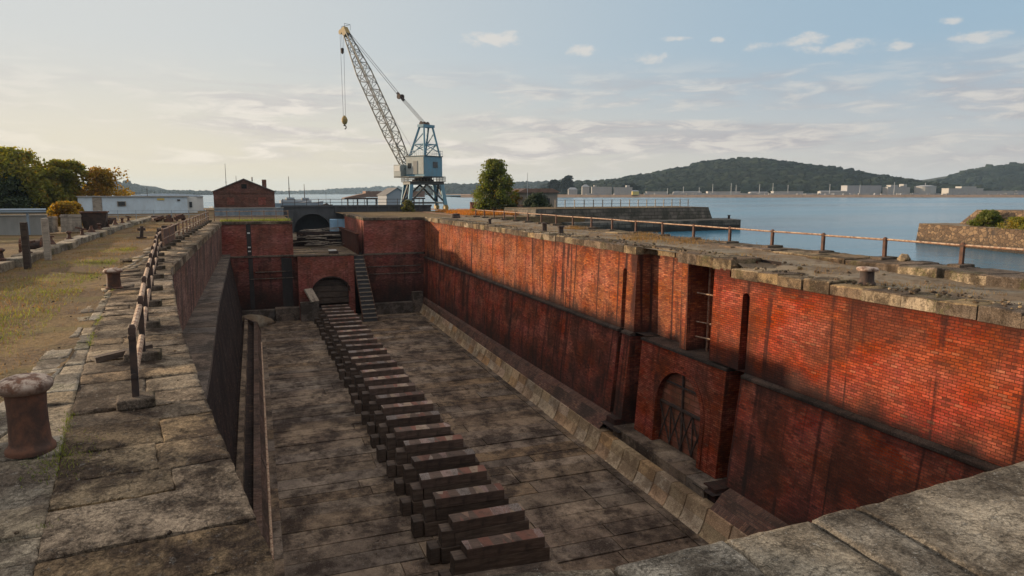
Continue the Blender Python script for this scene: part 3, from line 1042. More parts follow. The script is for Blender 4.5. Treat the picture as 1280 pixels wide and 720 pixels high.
# apron and base stones
ap = MB()
for ya, yb in ((29.2, 72), (-2, 20.0)):
    ap.loft([[(wr(y) - .02, y, -8.28), (lerp(wr(y), fr(y), .3), y, -8.42), (lerp(wr(y), fr(y), .52), y, -8.72), (fr(y) + .27, y, -9.0), (fr(y) + .27, y, -9.5)] for y in frange(ya, yb, 1.5)], flip=True)
rel(ap).build('apron', M['apron'], rw)
bs = MB()
y = 3.4
while y < 71.6:
    d = U(1.1, 1.45)
    yb = min(y + d, 71.8)
    o = U(-.02, .02)
    for (za, zb) in ((0, .47), (.485, .95)):
        prof = []
        for k in range(5):
            q = lerp(za, zb, k / 4)
            prof.append((.42 * (q / .95) ** .62 - .17 + o, ZF + q))
        gg = .018
        s0 = [(fr(y) + a + .0, y + gg, z) for a, z in prof] + [(fr(y) + .75, y + gg, prof[-1][1]), (fr(y) + .75, y + gg, prof[0][1])]
        s1 = [(fr(yb) + a + .0, yb - gg, z) for a, z in prof] + [(fr(yb) + .75, yb - gg, prof[-1][1]), (fr(yb) + .75, yb - gg, prof[0][1])]
        bs.loft([s0, s1], cap=True)
    y = yb
rel(bs).build('base_course', M['base'], rw, bevel=.015)

# rusty pipes in the bay
pp = thing('rusty_pipework', 'rusty broken pipe frame standing in the recess of the sunlit brick wall', 'pipe', (17.85, 23.9, -4.0))
mb = MB()
mb.tube((0, 0, 0), (.08, .08, 3.6), .05, 8)
mb.build('standpipe', M['rust_rail'], pp)
for z, e in ((2.45, -1.1), (1.2, -.55), (.55, -.7)):
    mb = MB()
    mb.tube((-.3, .4, z + .05), (.15, e, z), .035, 6)
    mb.build('crossbar', M['rust_rail'], pp)

# ------------------------------------------------------------------ left dock wall
lw = thing('dock_wall', 'shaded brown dock wall under the worn stone coping, with a broad ledge', 'dock wall', (-3.1, 40, 0))
REL = (-3.1, 40, 0)
smooth_flat(rel(cop, REL).build('coping', M['coping'], lw))
mb = MB()
yy_ = [4.9, 9.2, 15.57, 27.7] + frange(30, 72, 3)
mb.loft([[(edge_x(y) - .1, y, -.33), (edge_x(y) - .18, y, -3.2)] for y in yy_], flip=False)
rel(mb, REL).build('upper_wall', M['brick_left'], lw)


def lx(y):
    return max(poly_at([(-1.5, 10), (-1.68, 24.5), (-2.1, 40), (-2.5, 72)], y), edge_x(y) + .05)


mb = MB()
for ya, yb in zip(frange(5, 72, 1.4)[:-1], frange(5, 72, 1.4)[1:]):
    mb.slab([(edge_x(ya) - .3, ya + .01), (lx(ya), ya + .01), (lx(yb), yb - .01), (edge_x(yb) - .3, yb - .01)], [-3.2 + U(-.02, .02) for _ in range(4)], -3.5)
rel(mb, REL).build('ledge', M['ledge'], lw, bevel=.02)
mb = MB()
ys = frange(5, 72, 2)
mb.loft([[(lx(y) - .04, y, -3.5), (max(-1.5, lx(y) - .3) if y < 24 else lerp(lx(y), -1.35, .75), y, -9.3), (-.5, y, -9.35)] for y in ys])
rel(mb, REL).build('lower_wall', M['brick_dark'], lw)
mb = MB()
mb.loft([[(-.62, y, -9.4), (-.6, y, -8.98), (-.3, y, -8.98), (-.02, y, -9.88)] for y in frange(4.6, 66, 2)] + [[(-.62 - .5 * k, 66 + 1.6 * k, -9.4), (-.6 - .5 * k, 66 + 1.6 * k, -8.98), (-.3 - .6 * k, 66 + 1.2 * k, -8.98), (-.05 - .8 * k, 66 + .9 * k, -9.88)] for k in (1, 2)])
rel(mb, REL).build('footwall', M['footbrick'], lw)
mb = MB()
mb.loft([[(lerp(lx(y), -1.35, .8) + .12, y, -9.28), (lerp(lx(y), -1.35, .8) + .14, y, -9.05), (lerp(lx(y), -1.35, .8) + .42, y, -9.05), (lerp(lx(y), -1.35, .8) + .46, y, -9.3)] for y in frange(6, 70, 2)])
rel(mb, REL).build('wet_line_strip', M['floor'], lw)  # added strip in place of the bright wet line along the channel
mb = MB()
y = 4.6
while y < 64:
    d = U(1.2, 1.8)
    mb.slab([(-.04, y + .01), (.34, y + .01), (.34, y + d - .01), (-.04, y + d - .01)], ZF + .05 + U(-.01, .01), ZF - .1)
    y += d
rel(mb, REL).build('kerb', M['floor'], lw, bevel=.015)
mb = MB()
mb.tube((-.02, 6, ZF + .22), (-.05, 60, ZF + .2), .06, 8)
tag(mb.build('pipe', M['rust_rail']), 'long thin rusty pipe along the left foot of the dock floor', 'pipe')

# ------------------------------------------------------------------ near end of the dock: head wall with coping under the camera
hw = thing('head_wall', 'near end wall of the dock topped by broad pale lichen slabs', 'dock wall', (8, 4, 0))
REL = (8, 4, 0)
mb = MB()


def hy(x):
    return poly_at([(4.78, -.1), (4.12, 2.1), (4.17, 3.3), (4.22, 4.3), (4.40, 7.2), (5.3, 12.5), (6.6, 17.0)], x)


xs = [.06, 1.25, 2.2, 3.23, 4.12, 4.66, 7.7, 10.1, 12.5, 14.6, 16.9]
for a, b in zip(xs[:-1], xs[1:]):
    q = [(a + .008, 1.8), (b - .008, 1.8), (b - .008 + (.0 if b > 16 else .12), hy(b)), (a + .008 + .12, hy(a))]
    z = .0 + U(-.008, .008)
    mb.rough_slab(q, z, -.42, .07, .012, .02, .03, .004)
smooth_flat(rel(mb, REL).build('coping', M['slab'], hw))
mb = MB()
mb.loft([[(x, hy(x) - .12, -.4), (x, hy(x) + .1, -9.95)] for x in xs])
rel(mb, REL).build('upper_wall', M['brick_low'], hw)
mb = MB()
for a, b, yb, zt in ((.35, 1.15, 5.6, -.6), (1.15, 2.42, 5.42, -.6)):
    mb.slab([(a + .01, 4.0), (b - .01, 4.0), (b - .01, yb - .1), (a + .01, yb)], zt, -1.2)
mb.slab([(.2, 4.0), (2.8, 4.0), (2.8, 5.75), (.2, 6.1)], -1.2, -2.0)
rel(mb, REL).build('step', M['floor'], hw, bevel=.02)
mb = MB()
mb.add([(-7, -12, -.05), (20, -12, -.05), (20, 1.9, -.05), (-7, 1.9, -.05)], [(0, 1, 2, 3)])
structure(mb.build('near_ground', M['quay']))

# ------------------------------------------------------------------ far end of the dock
YE = 72.0
le = thing('end_wall', 'shaded red brick end wall left of the dock gate, black with damp below', 'dock wall', (0, YE, 0))
REL = (0, YE, 0)


def panelY(mb, x0, x1, z0, z1, y, holes=(), depth=.4):
    return mb.panel(lambda u, v: (u, y, v), x0, x1, z0, z1, (0, 1, 0), holes, depth)


mb = MB()
panelY(mb, -3.3, 3.4, -3.4, -.28, YE, [(-.95, -.5, -3.39, -.3)], .2)
mb.add([(3.4, YE, -.28), (3.4, 86, -.28), (3.4, 86, -9), (3.4, YE, -9)], [(0, 1, 2, 3)])
rel(mb, REL).build('upper_wall', M['brick_end'], le)
mb = MB()
x = -3.4
while x < 3.4:
    d = min(U(.9, 1.6), 3.45 - x)
    mb.slab([(x + .01, YE - .1), (x + d - .01, YE - .1), (x + d - .01, YE + 1), (x + .01, YE + 1)], -.02 + U(-.02, .02), -.3)
    x += d
rel(mb, REL).build('coping', M['rcoping'], le, bevel=.03)
mb = MB()
mb.box(-3.0, 3.6, YE - .28, YE, -3.55, -3.38)
mb.box(-.3, 3.4, YE - .3, YE - .2, -5.06, -4.98)
mb.box(-.9, 3.3, YE - .3, YE - .2, -5.72, -5.66)
rel(mb, REL).build('ledge', M['ledge'], le)
mb = MB()
panelY(mb, -2.8, 3.95, -9.2, -3.55, YE - .2, [(-.9, -.45, -9.1, -3.6)], .2)
rel(mb, REL).build('lower_wall', M['brick_black'], le)
mb = MB()
mb.box(-.93, -.52, YE - .03, YE + .15, -3.36, -.32)
mb.box(-.88, -.47, YE - .24, YE - .05, -9.0, -3.62)
mb.box(2.2, 3.2, YE - .215, YE - .19, -8.6, -3.7)
rel(mb, REL).build('dark_strip', M['darkstrip'], le)  # slot shade put into colour; the last box is a plain dark strip
mb = MB()
for z in (-2.6, -3.0, -1.2):
    mb.box(-.85, -.6, YE - .05, YE - .032, z, z + .12)
rel(mb, REL).build('marker_plate', M['white'], le)
mb = MB()
mb.box(-2.2, 1.4, YE - .9, YE - .2, ZF, -8.75)
mb.box(1.4, 3.8, YE - 1.3, YE - .2, ZF, -8.6)
rel(mb, REL).build('footwall', M['ledge'], le, bevel=.03)

re_ = thing('end_wall', 'shaded red brick end wall below the crane, right of the dock gate', 'dock wall', (13.5, YE, 0))
REL = (13.5, YE, 0)
mb = MB()
panelY(mb, 10.45, 17.0, -3.5, -.05, YE)
mb.add([(10.45, YE, -.05), (10.45, 88, -.05), (10.45, 88, -9.6), (10.45, YE, -9.6)], [(0, 3, 2, 1)])
rel(mb, REL).build('upper_wall', M['brick_end'], re_)
mb = MB()
x = 10.38
while x < 16.9:
    d = min(U(.9, 1.6), 17.0 - x)
    mb.slab([(x + .01, YE - .08), (x + d - .01, YE - .08), (x + d - .01, YE + 1), (x + .01, YE + 1)], .22 + U(-.015, .015), -.06)
    x += d
y = YE + 1
while y < 88:
    mb.slab([(10.38, y + .01), (11.3, y + .01), (11.3, y + 1.3 - .01), (10.38, y + 1.3 - .01)], .22 + U(-.015, .015), -.06)
    y += 1.3
rel(mb, REL).build('coping', M['rcoping'], re_, bevel=.03)
mb = MB()
mb.box(10.4, 16.7, YE - .25, YE, -3.68, -3.5)
mb.box(10.6, 16.4, YE - .26, YE - .18, -4.95, -4.86)
mb.box(10.6, 16.4, YE - .26, YE - .18, -5.72, -5.64)
rel(mb, REL).build('ledge', M['ledge'], re_)
mb = MB()
panelY(mb, 10.45, 16.9, -9.2, -3.68, YE - .18)
rel(mb, REL).build('lower_wall', M['brick_black'], re_)
mb = MB()
mb.box(10.75, 15.3, YE - 1.0, YE - .18, ZF, -8.72)
mb.box(15.3, 16.4, YE - .9, YE - .18, ZF, -7.7)
rel(mb, REL).build('footwall', M['ledge'], re_, bevel=.03)

# gate block between them
gk = thing('gate_block', 'red brick block with a blind arch under the platform at the dock end', 'gate block', (6.6, YE, ZF))
REL = (6.6, YE, ZF)
YG = 70.7
mb = MB()
x0, x1, ac, ar, asp = 3.95, 9.2, 6.85, 1.75, -7.15
panelY(mb, x0, ac - ar, ZF, -3.5, YG)
panelY(mb, ac + ar, x1, ZF, -3.5, YG)
for k in range(16):
    a0, a1 = math.pi * k / 16, math.pi * (k + 1) / 16
    p0 = (ac + ar * math.cos(a0), asp + ar * .82 * math.sin(a0))
    p1 = (ac + ar * math.cos(a1), asp + ar * .82 * math.sin(a1))
    mb.add([(p0[0], YG, p0[1]), (p1[0], YG, p1[1]), (p1[0], YG, -3.5), (p0[0], YG, -3.5)], [(0, 1, 2, 3)])
    mb.add([(p0[0], YG, p0[1]), (p1[0], YG, p1[1]), (p1[0], YG + .8, p1[1]), (p0[0], YG + .8, p0[1])], [(0, 3, 2, 1)])
for s in (-1, 1):
    mb.add([(ac + s * ar, YG, ZF), (ac + s * ar, YG, asp), (ac + s * ar, YG + .8, asp), (ac + s * ar, YG + .8, ZF)], [(0, 1, 2, 3)])
mb.add([(x0, YG + .85, ZF), (x1, YG + .85, ZF), (x1, YG + .85, -3.5), (x0, YG + .85, -3.5)], [(0, 1, 2, 3)])
mb.add([(x0, YG, ZF), (x0, YE, ZF), (x0, YE, -3.5), (x0, YG, -3.5)], [(0, 1, 2, 3)])
mb.add([(x1, YG, ZF), (x1, YE, ZF), (x1, YE, -3.5), (x1, YG, -3.5)], [(0, 3, 2, 1)])
mb.box(x0 - .25, x0 + .05, YG - .14, YE, ZF, -3.5)
rel(mb, REL).build('front_wall', M['brick_end'], gk)
mb = MB()
for k in range(5):
    z = -8.4 + k * .62
    mb.box(ac - ar, ac + ar, YG + .35 + .05 * (k % 2), YG + .8, z, z + .56)
mb.box(ac - ar, ac + ar, YG + .75, YG + .85, ZF, -5.6)
rel(mb, REL).build('arch_boarding', M['timber'], gk, bevel=.02)
mb = MB()
for k in range(20):
    a0, a1 = math.pi * k / 20, math.pi * (k + 1) / 20
    f = lambda a, r: (ac + r * math.cos(a), asp + r * .82 * math.sin(a))
    p0, p1, q0, q1 = f(a0, ar), f(a1, ar), f(a0, ar + .16), f(a1, ar + .16)
    mb.add([(p0[0], YG - .05, p0[1]), (p1[0], YG - .05, p1[1]), (q1[0], YG - .05, q1[1]), (q0[0], YG - .05, q0[1])], [(3, 2, 1, 0)])
    mb.add([(q0[0], YG - .05, q0[1]), (q1[0], YG - .05, q1[1]), (q1[0], YG, q1[1]), (q0[0], YG, q0[1])], [(0, 1, 2, 3)])
    mb.add([(p0[0], YG - .05, p0[1]), (p1[0], YG - .05, p1[1]), (p1[0], YG + .05, p1[1]), (p0[0], YG + .05, p0[1])], [(3, 2, 1, 0)])
rel(mb, REL).build('arch_ring', M['brick_dark'], gk)
mb = MB()
y = YG - .05
while y < 84:
    for a, b in ((3.35, 5.6), (5.6, 7.7), (7.7, 9.6)):
        mb.slab([(a + .01, y + .01), (b - .01, y + .01), (b - .01, y + 1.5 - .01), (a + .01, y + 1.5 - .01)], -3.4 + U(-.02, .02), -3.56)
    y += 1.5
rel(mb, REL).build('platform', M['rcoping'], gk, bevel=.03)
mb = MB()
mb.box(9.5, 9.75, 70.9, 86, -3.5, -1.45)
mb.box(9.42, 9.83, 70.85, 86.05, -1.45, -1.33)
rel(mb, REL).build('side_wall', M['brick'], gk)
mb = MB()
mb.box(4.4, 9.5, 83.5, 84.0, -3.4, -1.75)
mb.box(3.3, 4.4, 83.7, 84.1, -3.6, -2.7)
rel(mb, REL).build('rear_wall', M['brick_dark'], gk)
mb = MB()
mb.slab([(3.75, 69.6), (5.5, 69.6), (5.5, 70.5), (3.75, 70.5)], -8.0, ZF)
rel(mb, REL).build('foot_block', M['ledge'], gk, bevel=.03)
mb = MB()
mb.bar((4.55, 70.45, -6.75), (5.15, 69.65, -7.95), .95, .16)
tag(mb.build('plank', M['wood_grey']), 'grey plank leaning from the gate block wall onto the dark stone block', 'plank')
st = MB()
tr_ = MB()
n = 16
for k in range(n):
    t0 = k / n
    z1 = lerp(-3.55, ZF, t0)
    ya = lerp(71.2, 67.6, (k + 1) / n)
    xa = lerp(9.25, 9.6, t0)
    st.slab([(xa, ya), (xa + lerp(.9, 1.35, t0), ya), (xa + lerp(.9, 1.35, t0), ya + .3), (xa, ya + .3)], z1 - .09, z1 - .5)
    tr_.slab([(xa - .04, ya - .07), (xa + .04 + lerp(.9, 1.35, t0), ya - .07), (xa + .04 + lerp(.9, 1.35, t0), ya + .2), (xa - .04, ya + .2)], z1 - .0, z1 - .085)
st.v = [(x - 9.5, y - 69, z - ZF) for x, y, z in st.v]
sg = thing('stair', 'steep dark stone stair beside the gate block down to the dock floor', 'stairs', (9.5, 69, ZF))
st.build('riser', M['dark_wall'], sg)
tr_.v = [(x - 9.5, y - 69, z - ZF) for x, y, z in tr_.v]
tr_.build('tread', M['wood_grey'], sg)
mb = MB()
for dx0, dx1 in ((-.1, .0), (.92, 1.04)):
    a, b = Vector((9.25 + dx0 - 9.5, 71.3 - 69, -3.5 - ZF)), Vector((9.6 + dx0 * 1 + (.4 if dx0 > 0 else 0) - 9.5, 67.6 - 69, 0.1))
    mb.add([a, b, b + Vector((.1, 0, 0)), a + Vector((.1, 0, 0)), a - Vector((0, 0, .5)), b - Vector((0, -.3, .1)), b + Vector((.1, .3, -.1)), a + Vector((.1, 0, -.5))],
           [(0, 1, 2, 3), (0, 4, 5, 1), (3, 2, 6, 7), (0, 3, 7, 4), (1, 5, 6, 2), (4, 7, 6, 5)])
mb.build('stringer', M['apron'], sg)

# debris of planks piled behind the platform
pl = MB()
for k in range(46):
    x = U(4.6, 9.0)
    y = U(80.5, 85.5)
    z = -3.3 + (y - 80.5) * .34 + U(0, .25)
    a = U(-.35, .35)
    L = U(1.0, 2.4)
    pl.rbox((x, y, z), (L, U(.12, .3), .06), a, U(-.2, .2), U(-.1, .1))
pl.v = [(x - 7, y - 83, z + 3.3) for x, y, z in pl.v]
o = pl.build('plank_pile', M['wood_grey'], loc=(7, 83, -3.3))
tag(o, 'untidy heap of broken planks behind the gate platform', 'planks')
mb = MB()
mb.box(-.45, .45, -.3, .3, 0, .3)
o = mb.build('crate', M['timber'], loc=(7.3, 71.6, -3.4), bevel=.02)
tag(o, 'low dark box at the front edge of the gate platform', 'box')
mb = MB()
mb.rbox((0, 0, .06), (.75, .4, .1), .1)
o = mb.build('white_board', M['white'], loc=(7.2, 71.75, -3.1))
tag(o, 'pale board lying on the dark box of the gate platform', 'board')
# heap of earth in the left far corner of the floor
mb = MB()
prof = [(1.7, 0), (1.3, .5), (.7, .9), (.2, 1.05)]
mb.lathe(prof, n=14, wob=.18)
o = mb.build('rubble_heap', M['quay'], loc=(-.9, 69.6, ZF), smooth=True)
o.scale = (1.3, .9, 1)
tag(o, 'heap of mud and rubble in the left far corner of the dock floor', 'rubble')

# ------------------------------------------------------------------ right quay
def zq(x, y):
    base = lerp(-.12, .16, max(0, min(1, (y - 15) / 12)))
    return base + .045 * math.sin(x * 1.9 + y * .8) * math.sin(y * 1.3 - x) + .02 * math.sin(5.1 * x + 2.7 * y)


def zq2(x, y):
    z = zq(x, y)
    if x < 18.6 and y > 21.4:
        return min(z, .12)
    if x < 18.3:
        return min(z, -.14)
    return z


grid('quay_ground', frange(17.3, 23.15, .4), frange(-6, 72, .5), zq2, M['quay'])
mb = MB()
mb.add([(10.5, 72, .1), (36, 72, .1), (36, 103, .1), (10.5, 103, .1)], [(0, 1, 2, 3)])
mb.add([(10.5, 103, .1), (36, 103, .1), (36, 103, -4), (10.5, 103, -4)], [(0, 1, 2, 3)])
mb.add([(36, 72, .1), (36, 103, .1), (36, 103, -4), (36, 72, -4)], [(0, 1, 2, 3)])
mb.add([(23.15, 72, .1), (36, 72, .1), (36, 72, -4), (23.15, 72, -4)], [(0, 3, 2, 1)])
structure(mb.build('crane_quay_ground', M['quay_orange'] if 'quay_orange' in M else M['soil']))
qk = thing('quay_kerb', 'rough stone quay kerb below the rusty water side railing', 'kerb', (22, 30, 0))
mb = MB()
y = -4
while y < 42:
    d = U(1.4, 2.6)
    o = U(-.14, .14)
    a = lerp(21.0, 21.5, (y + 4) / 46)
    zt = .2 if y < 30 else .22
    mb.rough_slab([(a + o, y + .015), (23.2, y + .015), (23.2, y + d - .015), (a + o + U(-.03, .03), y + d - .015)], zt, -.5, .16, .03, .07, .05, .02)
    y += d
smooth_flat(rel(mb, (22, 30, 0)).build('kerb_stones', M['rcoping'], qk))
mb = MB()
mb.loft([[(23.2, y, .17), (23.25, y, -4)] for y in frange(-6, 72, 4)], flip=True)
rel(mb, (22, 30, 0)).build('quay_face', M['darkstone'], qk)


# ------------------------------------------------------------------ keel blocks down the middle of the dock
ORD = ['nearest', 'second', 'third', 'fourth', 'fifth', 'sixth', 'seventh', 'eighth', 'ninth', 'tenth', 'eleventh', 'twelfth', 'thirteenth', 'fourteenth',
       'fifteenth', 'sixteenth', 'seventeenth', 'eighteenth', 'nineteenth', 'twentieth', 'twenty-first', 'twenty-second', 'twenty-third', 'twenty-fourth',
       'twenty-fifth', 'twenty-sixth', 'twenty-seventh', 'twenty-eighth']


def keel_block(variant):
    r = random.Random(variant + 40)
    t = thing('keel_block', 'keel block', 'keel block')
    w = .62
    def tim(name, x0, x1, z0, z1, mat, wy=w, dy=0.0):
        m = MB()
        j = lambda s: r.uniform(-s, s)
        y0, y1 = dy - wy / 2, dy + wy / 2
        m.slab([(x0 + j(.03), y0 + j(.02)), (x1 + j(.03), y0 + j(.02)), (x1 + j(.03), y1 + j(.02)), (x0 + j(.03), y1 + j(.02))], [z1 + j(.012) for _ in range(4)], z0)
        return m.build(name, mat, t, bevel=.018)
    tim('cap_timber', -1.36, 1.34, 1.03, 1.42, M['timber_cap'], w)
    tim('middle_timber', -1.30, 1.50, .55, 1.02, M['timber'], w * 1.04, .02)
    tim('side_timber', -1.74, -1.31, .55, 1.06 + r.uniform(-.08, .1), M['timber'], w * .95, .0)
    tim('base_timber', -1.78, 1.6, 0.0, .54, M['timber'], w * 1.1, .0)
    tim('foot_timber', -2.16, -1.79, .0, .66 + r.uniform(-.12, .12), M['timber'], w * .95, .02)
    return t


protos = [keel_block(k) for k in range(4)]
y = 19.75
for i in range(27):
    o = protos[i] if i < 4 else copy_tree(protos[i % 4])
    o.location = (7.1 + .18 * math.sin(i * 1.7) * .4 + .03 * i * 0, y, ZF + .01)
    o.rotation_euler = (U(-.008, .008), U(-.012, .012), U(-.035, .035))
    look = 'keel block of stacked dark timbers'
    o['label'] = f'{look}, {ORD[i]} in the row counted from the near end' if i else f'{look}, nearest of the row on the dock floor'
    o['category'] = 'keel block'
    o['group'] = 'keel blocks down the middle of the dock'
    y += 1.93 + U(-.06, .06)


# ------------------------------------------------------------------ railings
def railing(name, label, posts, mat_post, mat_rail, h, heights, foot=True, pw=.11, rail_r=.035, org=None, leanx=0.0, foot_mat=None, foot_s=(.62, .42, .16), group=None, z=0.0):
    org = org or (*posts[0], z)
    t = thing(name, label, 'railing', org, 0, group)
    L = [(x - org[0], y - org[1]) for x, y in posts]
    fh = foot_s[2] if foot else 0
    for i, (x, y) in enumerate(L):
        a = L[min(i + 1, len(L) - 1)]
        b = L[max(i - 1, 0)]
        rz = math.atan2(a[1] - b[1], a[0] - b[0])
        if foot:
            m = MB()
            m.rbox((0, 0, fh / 2 - .01), (foot_s[1] * U(.9, 1.1), foot_s[0] * U(.85, 1.15), fh * U(.9, 1.15)), U(-.05, .05))
            m.build('foot_stone', foot_mat or M['rcoping'], t, (x, y, 0), rz, bevel=.025)
        m = MB()
        lx_, ly_ = U(-.012, .012) + leanx, U(-.02, .02)
        m.bar((0, 0, fh * .8), (lx_, ly_, h), pw, pw * .9)
        m.tube((lx_, ly_, h - .02), (lx_, ly_, h + .035), pw * .55, 8, pw * .35)
        for hh in heights:
            m.tube((lx_ * hh / h - pw * .8, 0, hh), (lx_ * hh / h + pw * .8, 0, hh), pw * .42, 8)
        m.build('post', mat_post, t, (x, y, 0), rz)
    for hh in heights:
        m = MB()
        for (xa, ya), (xb, yb) in zip(L[:-1], L[1:]):
            m.tube((xa + leanx * hh / h, ya, hh + U(-.015, .015)), (xb + leanx * hh / h, yb, hh + U(-.015, .015)), rail_r, 8)
        m.build('rail', mat_rail, t)
    return t


RP = [(-1.55, 9.65), (-1.84, 12.4), (-2.18, 15.4), (-2.50, 18.4), (-2.82, 21.4), (-3.12, 24.4), (-3.42, 27.4), (-3.76, 30.4), (-4.08, 33.4), (-4.28, 36.4)]
railing('railing', 'peeling rusty two-bar railing along the near left edge of the dock', RP, M['iron'], M['rust_rail'], 1.02, (.90, .40), pw=.09, rail_r=.045, foot_s=(.5, .36, .14))
fr_ = railing('railing', 'pale rusted railing with a plated bay along the far left edge of the dock', [(-4.3, 37.2 + 2.55 * k) for k in range(15)], M['rust_rail'], M['rust_rail'], 1.0, (.95, .5), pw=.10, rail_r=.04)
m = MB()
m.box(-.03, .03, .1, 2.5, .18, .93)
m.box(-.03, .03, 2.6, 4.9, .18, .93)
m.build('plate', M['rust'], fr_)
railing('railing', 'long rusty single-bar railing on stone feet along the water side of the right quay', [(22.62, 10.3 + 3.08 * k) for k in range(21)], M['rust'], M['rust_rail'], .82, (.76,), pw=.12, rail_r=.04, z=.19, foot_s=(.8, .5, .12))
railing('railing', 'thin railing in front of the red brick house on the far left quay', [(-3.8 + 1.15 * k, 73.4) for k in range(7)], M['rust_rail'], M['rust_rail'], 1.0, (.95, .5), foot=False, pw=.07, rail_r=.03)
railing('railing', 'thin grey wire fence in front of the long pale blue building', [(-16 + 1.6 * k, 77.5) for k in range(8)], M['galv'], M['galv'], 1.05, (1.0, .55), foot=False, pw=.05, rail_r=.02)


# ------------------------------------------------------------------ bollards
def bollard(label, loc, prof, mat, n=28, group='iron mooring bollards', wob=0.01):
    t = thing('bollard', label, 'bollard', loc, U(0, 6), group)
    body, cap = prof
    m = MB()
    m.lathe(body, n=n, wob=wob)
    m.build('stem', mat[0], t, smooth=True).modifiers.new('edge', 'EDGE_SPLIT').split_angle = math.radians(50)
    m = MB()
    m.lathe(cap, n=n, wob=wob)
    m.build('cap', mat[1], t, smooth=True).modifiers.new('edge', 'EDGE_SPLIT').split_angle = math.radians(60)
    return t


big = ([(.245, 0), (.25, .035), (.243, .06), (.218, .085), (.205, .12), (.195, .3), (.193, .5), (.203, .66)],
       [(.19, .645), (.235, .655), (.262, .685), (.272, .72), (.262, .765), (.22, .80), (.14, .825), (.0, .835)])
bollard('large rusty mushroom bollard with pale flaking cap nearest the camera', (-2.36, 8.33, -.02), big, (M['rust'], M['rust_pale']), n=36).scale = (.93, .93, 1)
mid = ([(.24, 0), (.24, .04), (.19, .06), (.175, .3), (.185, .46)], [(.18, .45), (.24, .47), (.255, .52), (.22, .57), (.1, .60), (0, .60)])
bollard('medium rusty bollard standing on the left paving beside the dry grass', (-3.92, 22.3, -.02), mid, (M['rust'], M['rust_pale']))
bollard('small dark bollard at the far end of the dry grass path', (-5.45, 53.8, -.02), mid, (M['iron'], M['rust']), n=16)
bollard('rusty flat-topped bollard beside the right quay kerb', (17.75, 15.9, -.1), ([(.26, 0), (.25, .05), (.21, .1), (.20, .42)], [(.2, .41), (.31, .43), (.315, .5), (.28, .53), (0, .54)]), (M['iron'], M['rust_pale']))
bollard('farther of two short dark bollards on the right quay coping', (18.3, 42.7, .15), ([(.2, 0), (.18, .1), (.17, .5)], [(.17, .49), (.23, .5), (.23, .58), (0, .6)]), (M['iron'], M['iron']), n=14)
bollard('nearer of two short dark bollards on the right quay coping', (18.2, 39.8, .15), ([(.2, 0), (.18, .1), (.17, .42)], [(.17, .41), (.24, .42), (.24, .5), (0, .52)]), (M['iron'], M['iron']), n=14)
bollard('small dark bollard on the right quay near the crane end', (18.2, 54.0, .15), ([(.16, 0), (.14, .1), (.13, .4)], [(.13, .39), (.18, .4), (.18, .47), (0, .48)]), (M['iron'], M['iron']), n=12)
bollard('low dark bollard block at the far start of the right quay railing', (19.8, 70.0, .15), ([(.5, 0), (.5, .2), (.42, .3)], [(.42, .29), (.48, .3), (.45, .45), (0, .48)]), (M['iron'], M['iron']), n=12)

# loose things on the left paving
def stone(label, loc, s, mat, name='stone_block', rz=0.0, cat='stone'):
    m = MB()
    m.ico((0, 0, s[2] * .4), .5, .18)
    o = m.build(name, mat, loc=loc, rz=rz, bevel=.03)
    o.scale = s
    return tag(o, label, cat)


stone('small loose stone on the left paving beyond the railing feet', (-4.9, 30.8, .0), (.5, .4, .3), M['coping'])
stone('brown stone lump on the right quay kerb beside a rail post', (22.55, 18.6, .2), (.5, .5, .45), M['rcoping'])
m = MB()
m.rbox((0, 0, .09), (.85, .16, .09), .35, 0, -.12)
tag(m.build('plank', M['timber'], loc=(-2.15, 12.6, 0)), 'short brown plank lying on the paving by the near railing post', 'plank')
m = MB()
m.rbox((0, 0, .12), (.9, .5, .26), .0)
tag(m.build('stone_block', M['coping'], loc=(-4.55, 44.6, 0), bevel=.03), 'squat stone block beside the plated railing', 'stone')
m = MB()
m.rbox((0, 0, .3), (.7, .6, .62))
m.rbox((.1, 0, .68), (.4, .4, .14))
tag(m.build('iron_box', M['iron'], loc=(-5.35, 47.0, 0), bevel=.03), 'dark iron box standing behind the plated railing', 'box')
m = MB()
m.tube((0, 0, 0), (.05, 0, .75), .10, 10)
m.rbox((.03, 0, .55), (.42, .2, .16))
m.rbox((0, 0, .05), (.5, .4, .1))
tag(m.build('iron_stub', M['iron'], loc=(-6.56, 46.8, 0)), 'short crooked dark iron stub standing in the dry grass', 'post')

# two square posts on the grass
def post(label, loc, w, h, mat):
    m = MB()
    m.bar((0, 0, -.1), (0, 0, h), w, w)
    m.slab([(-w / 2 - .0, -w / 2), (w / 2, -w / 2), (w / 2, w / 2), (-w / 2, w / 2)], h + .05, h)
    return tag(m.build('wooden_post', mat, loc=loc, bevel=.02), label, 'post', 'square posts on the grass')


post('dark square post on the dry grass, nearer of the two', (-7.9, 29.5, 0), .21, 1.62, M['timber'])
post('pale grey square post on the dry grass, farther of the two', (-8.05, 32.8, 0), .22, 1.66, M['wood_grey'])

# kerb of rough stones on the far side of the grass
kb = thing('stone_kerb', 'line of rough grey stone kerb blocks beyond the dry grass', 'kerb', (-9, 40, 0))
m = MB()
y = 24.0
while y < 84:
    d = U(1.3, 2.4)
    a = poly_at([(-7.9, 22), (-8.35, 30), (-8.75, 40), (-9.7, 62), (-10.3, 84)], y)
    b = poly_at([(-7.9, 22), (-8.35, 30), (-8.75, 40), (-9.7, 62), (-10.3, 84)], y + d)
    o = U(-.12, .12)
    m.slab([(a - .75 + o, y + .03), (a + o, y + .03), (b + o, y + d - .03), (b - .75 + o, y + d - .03)], [.27 + U(-.05, .05) for _ in range(4)], -.1)
    y += d
rel(m, (-9, 40, 0)).build('kerb_stones', M['paving'], kb, bevel=.04)

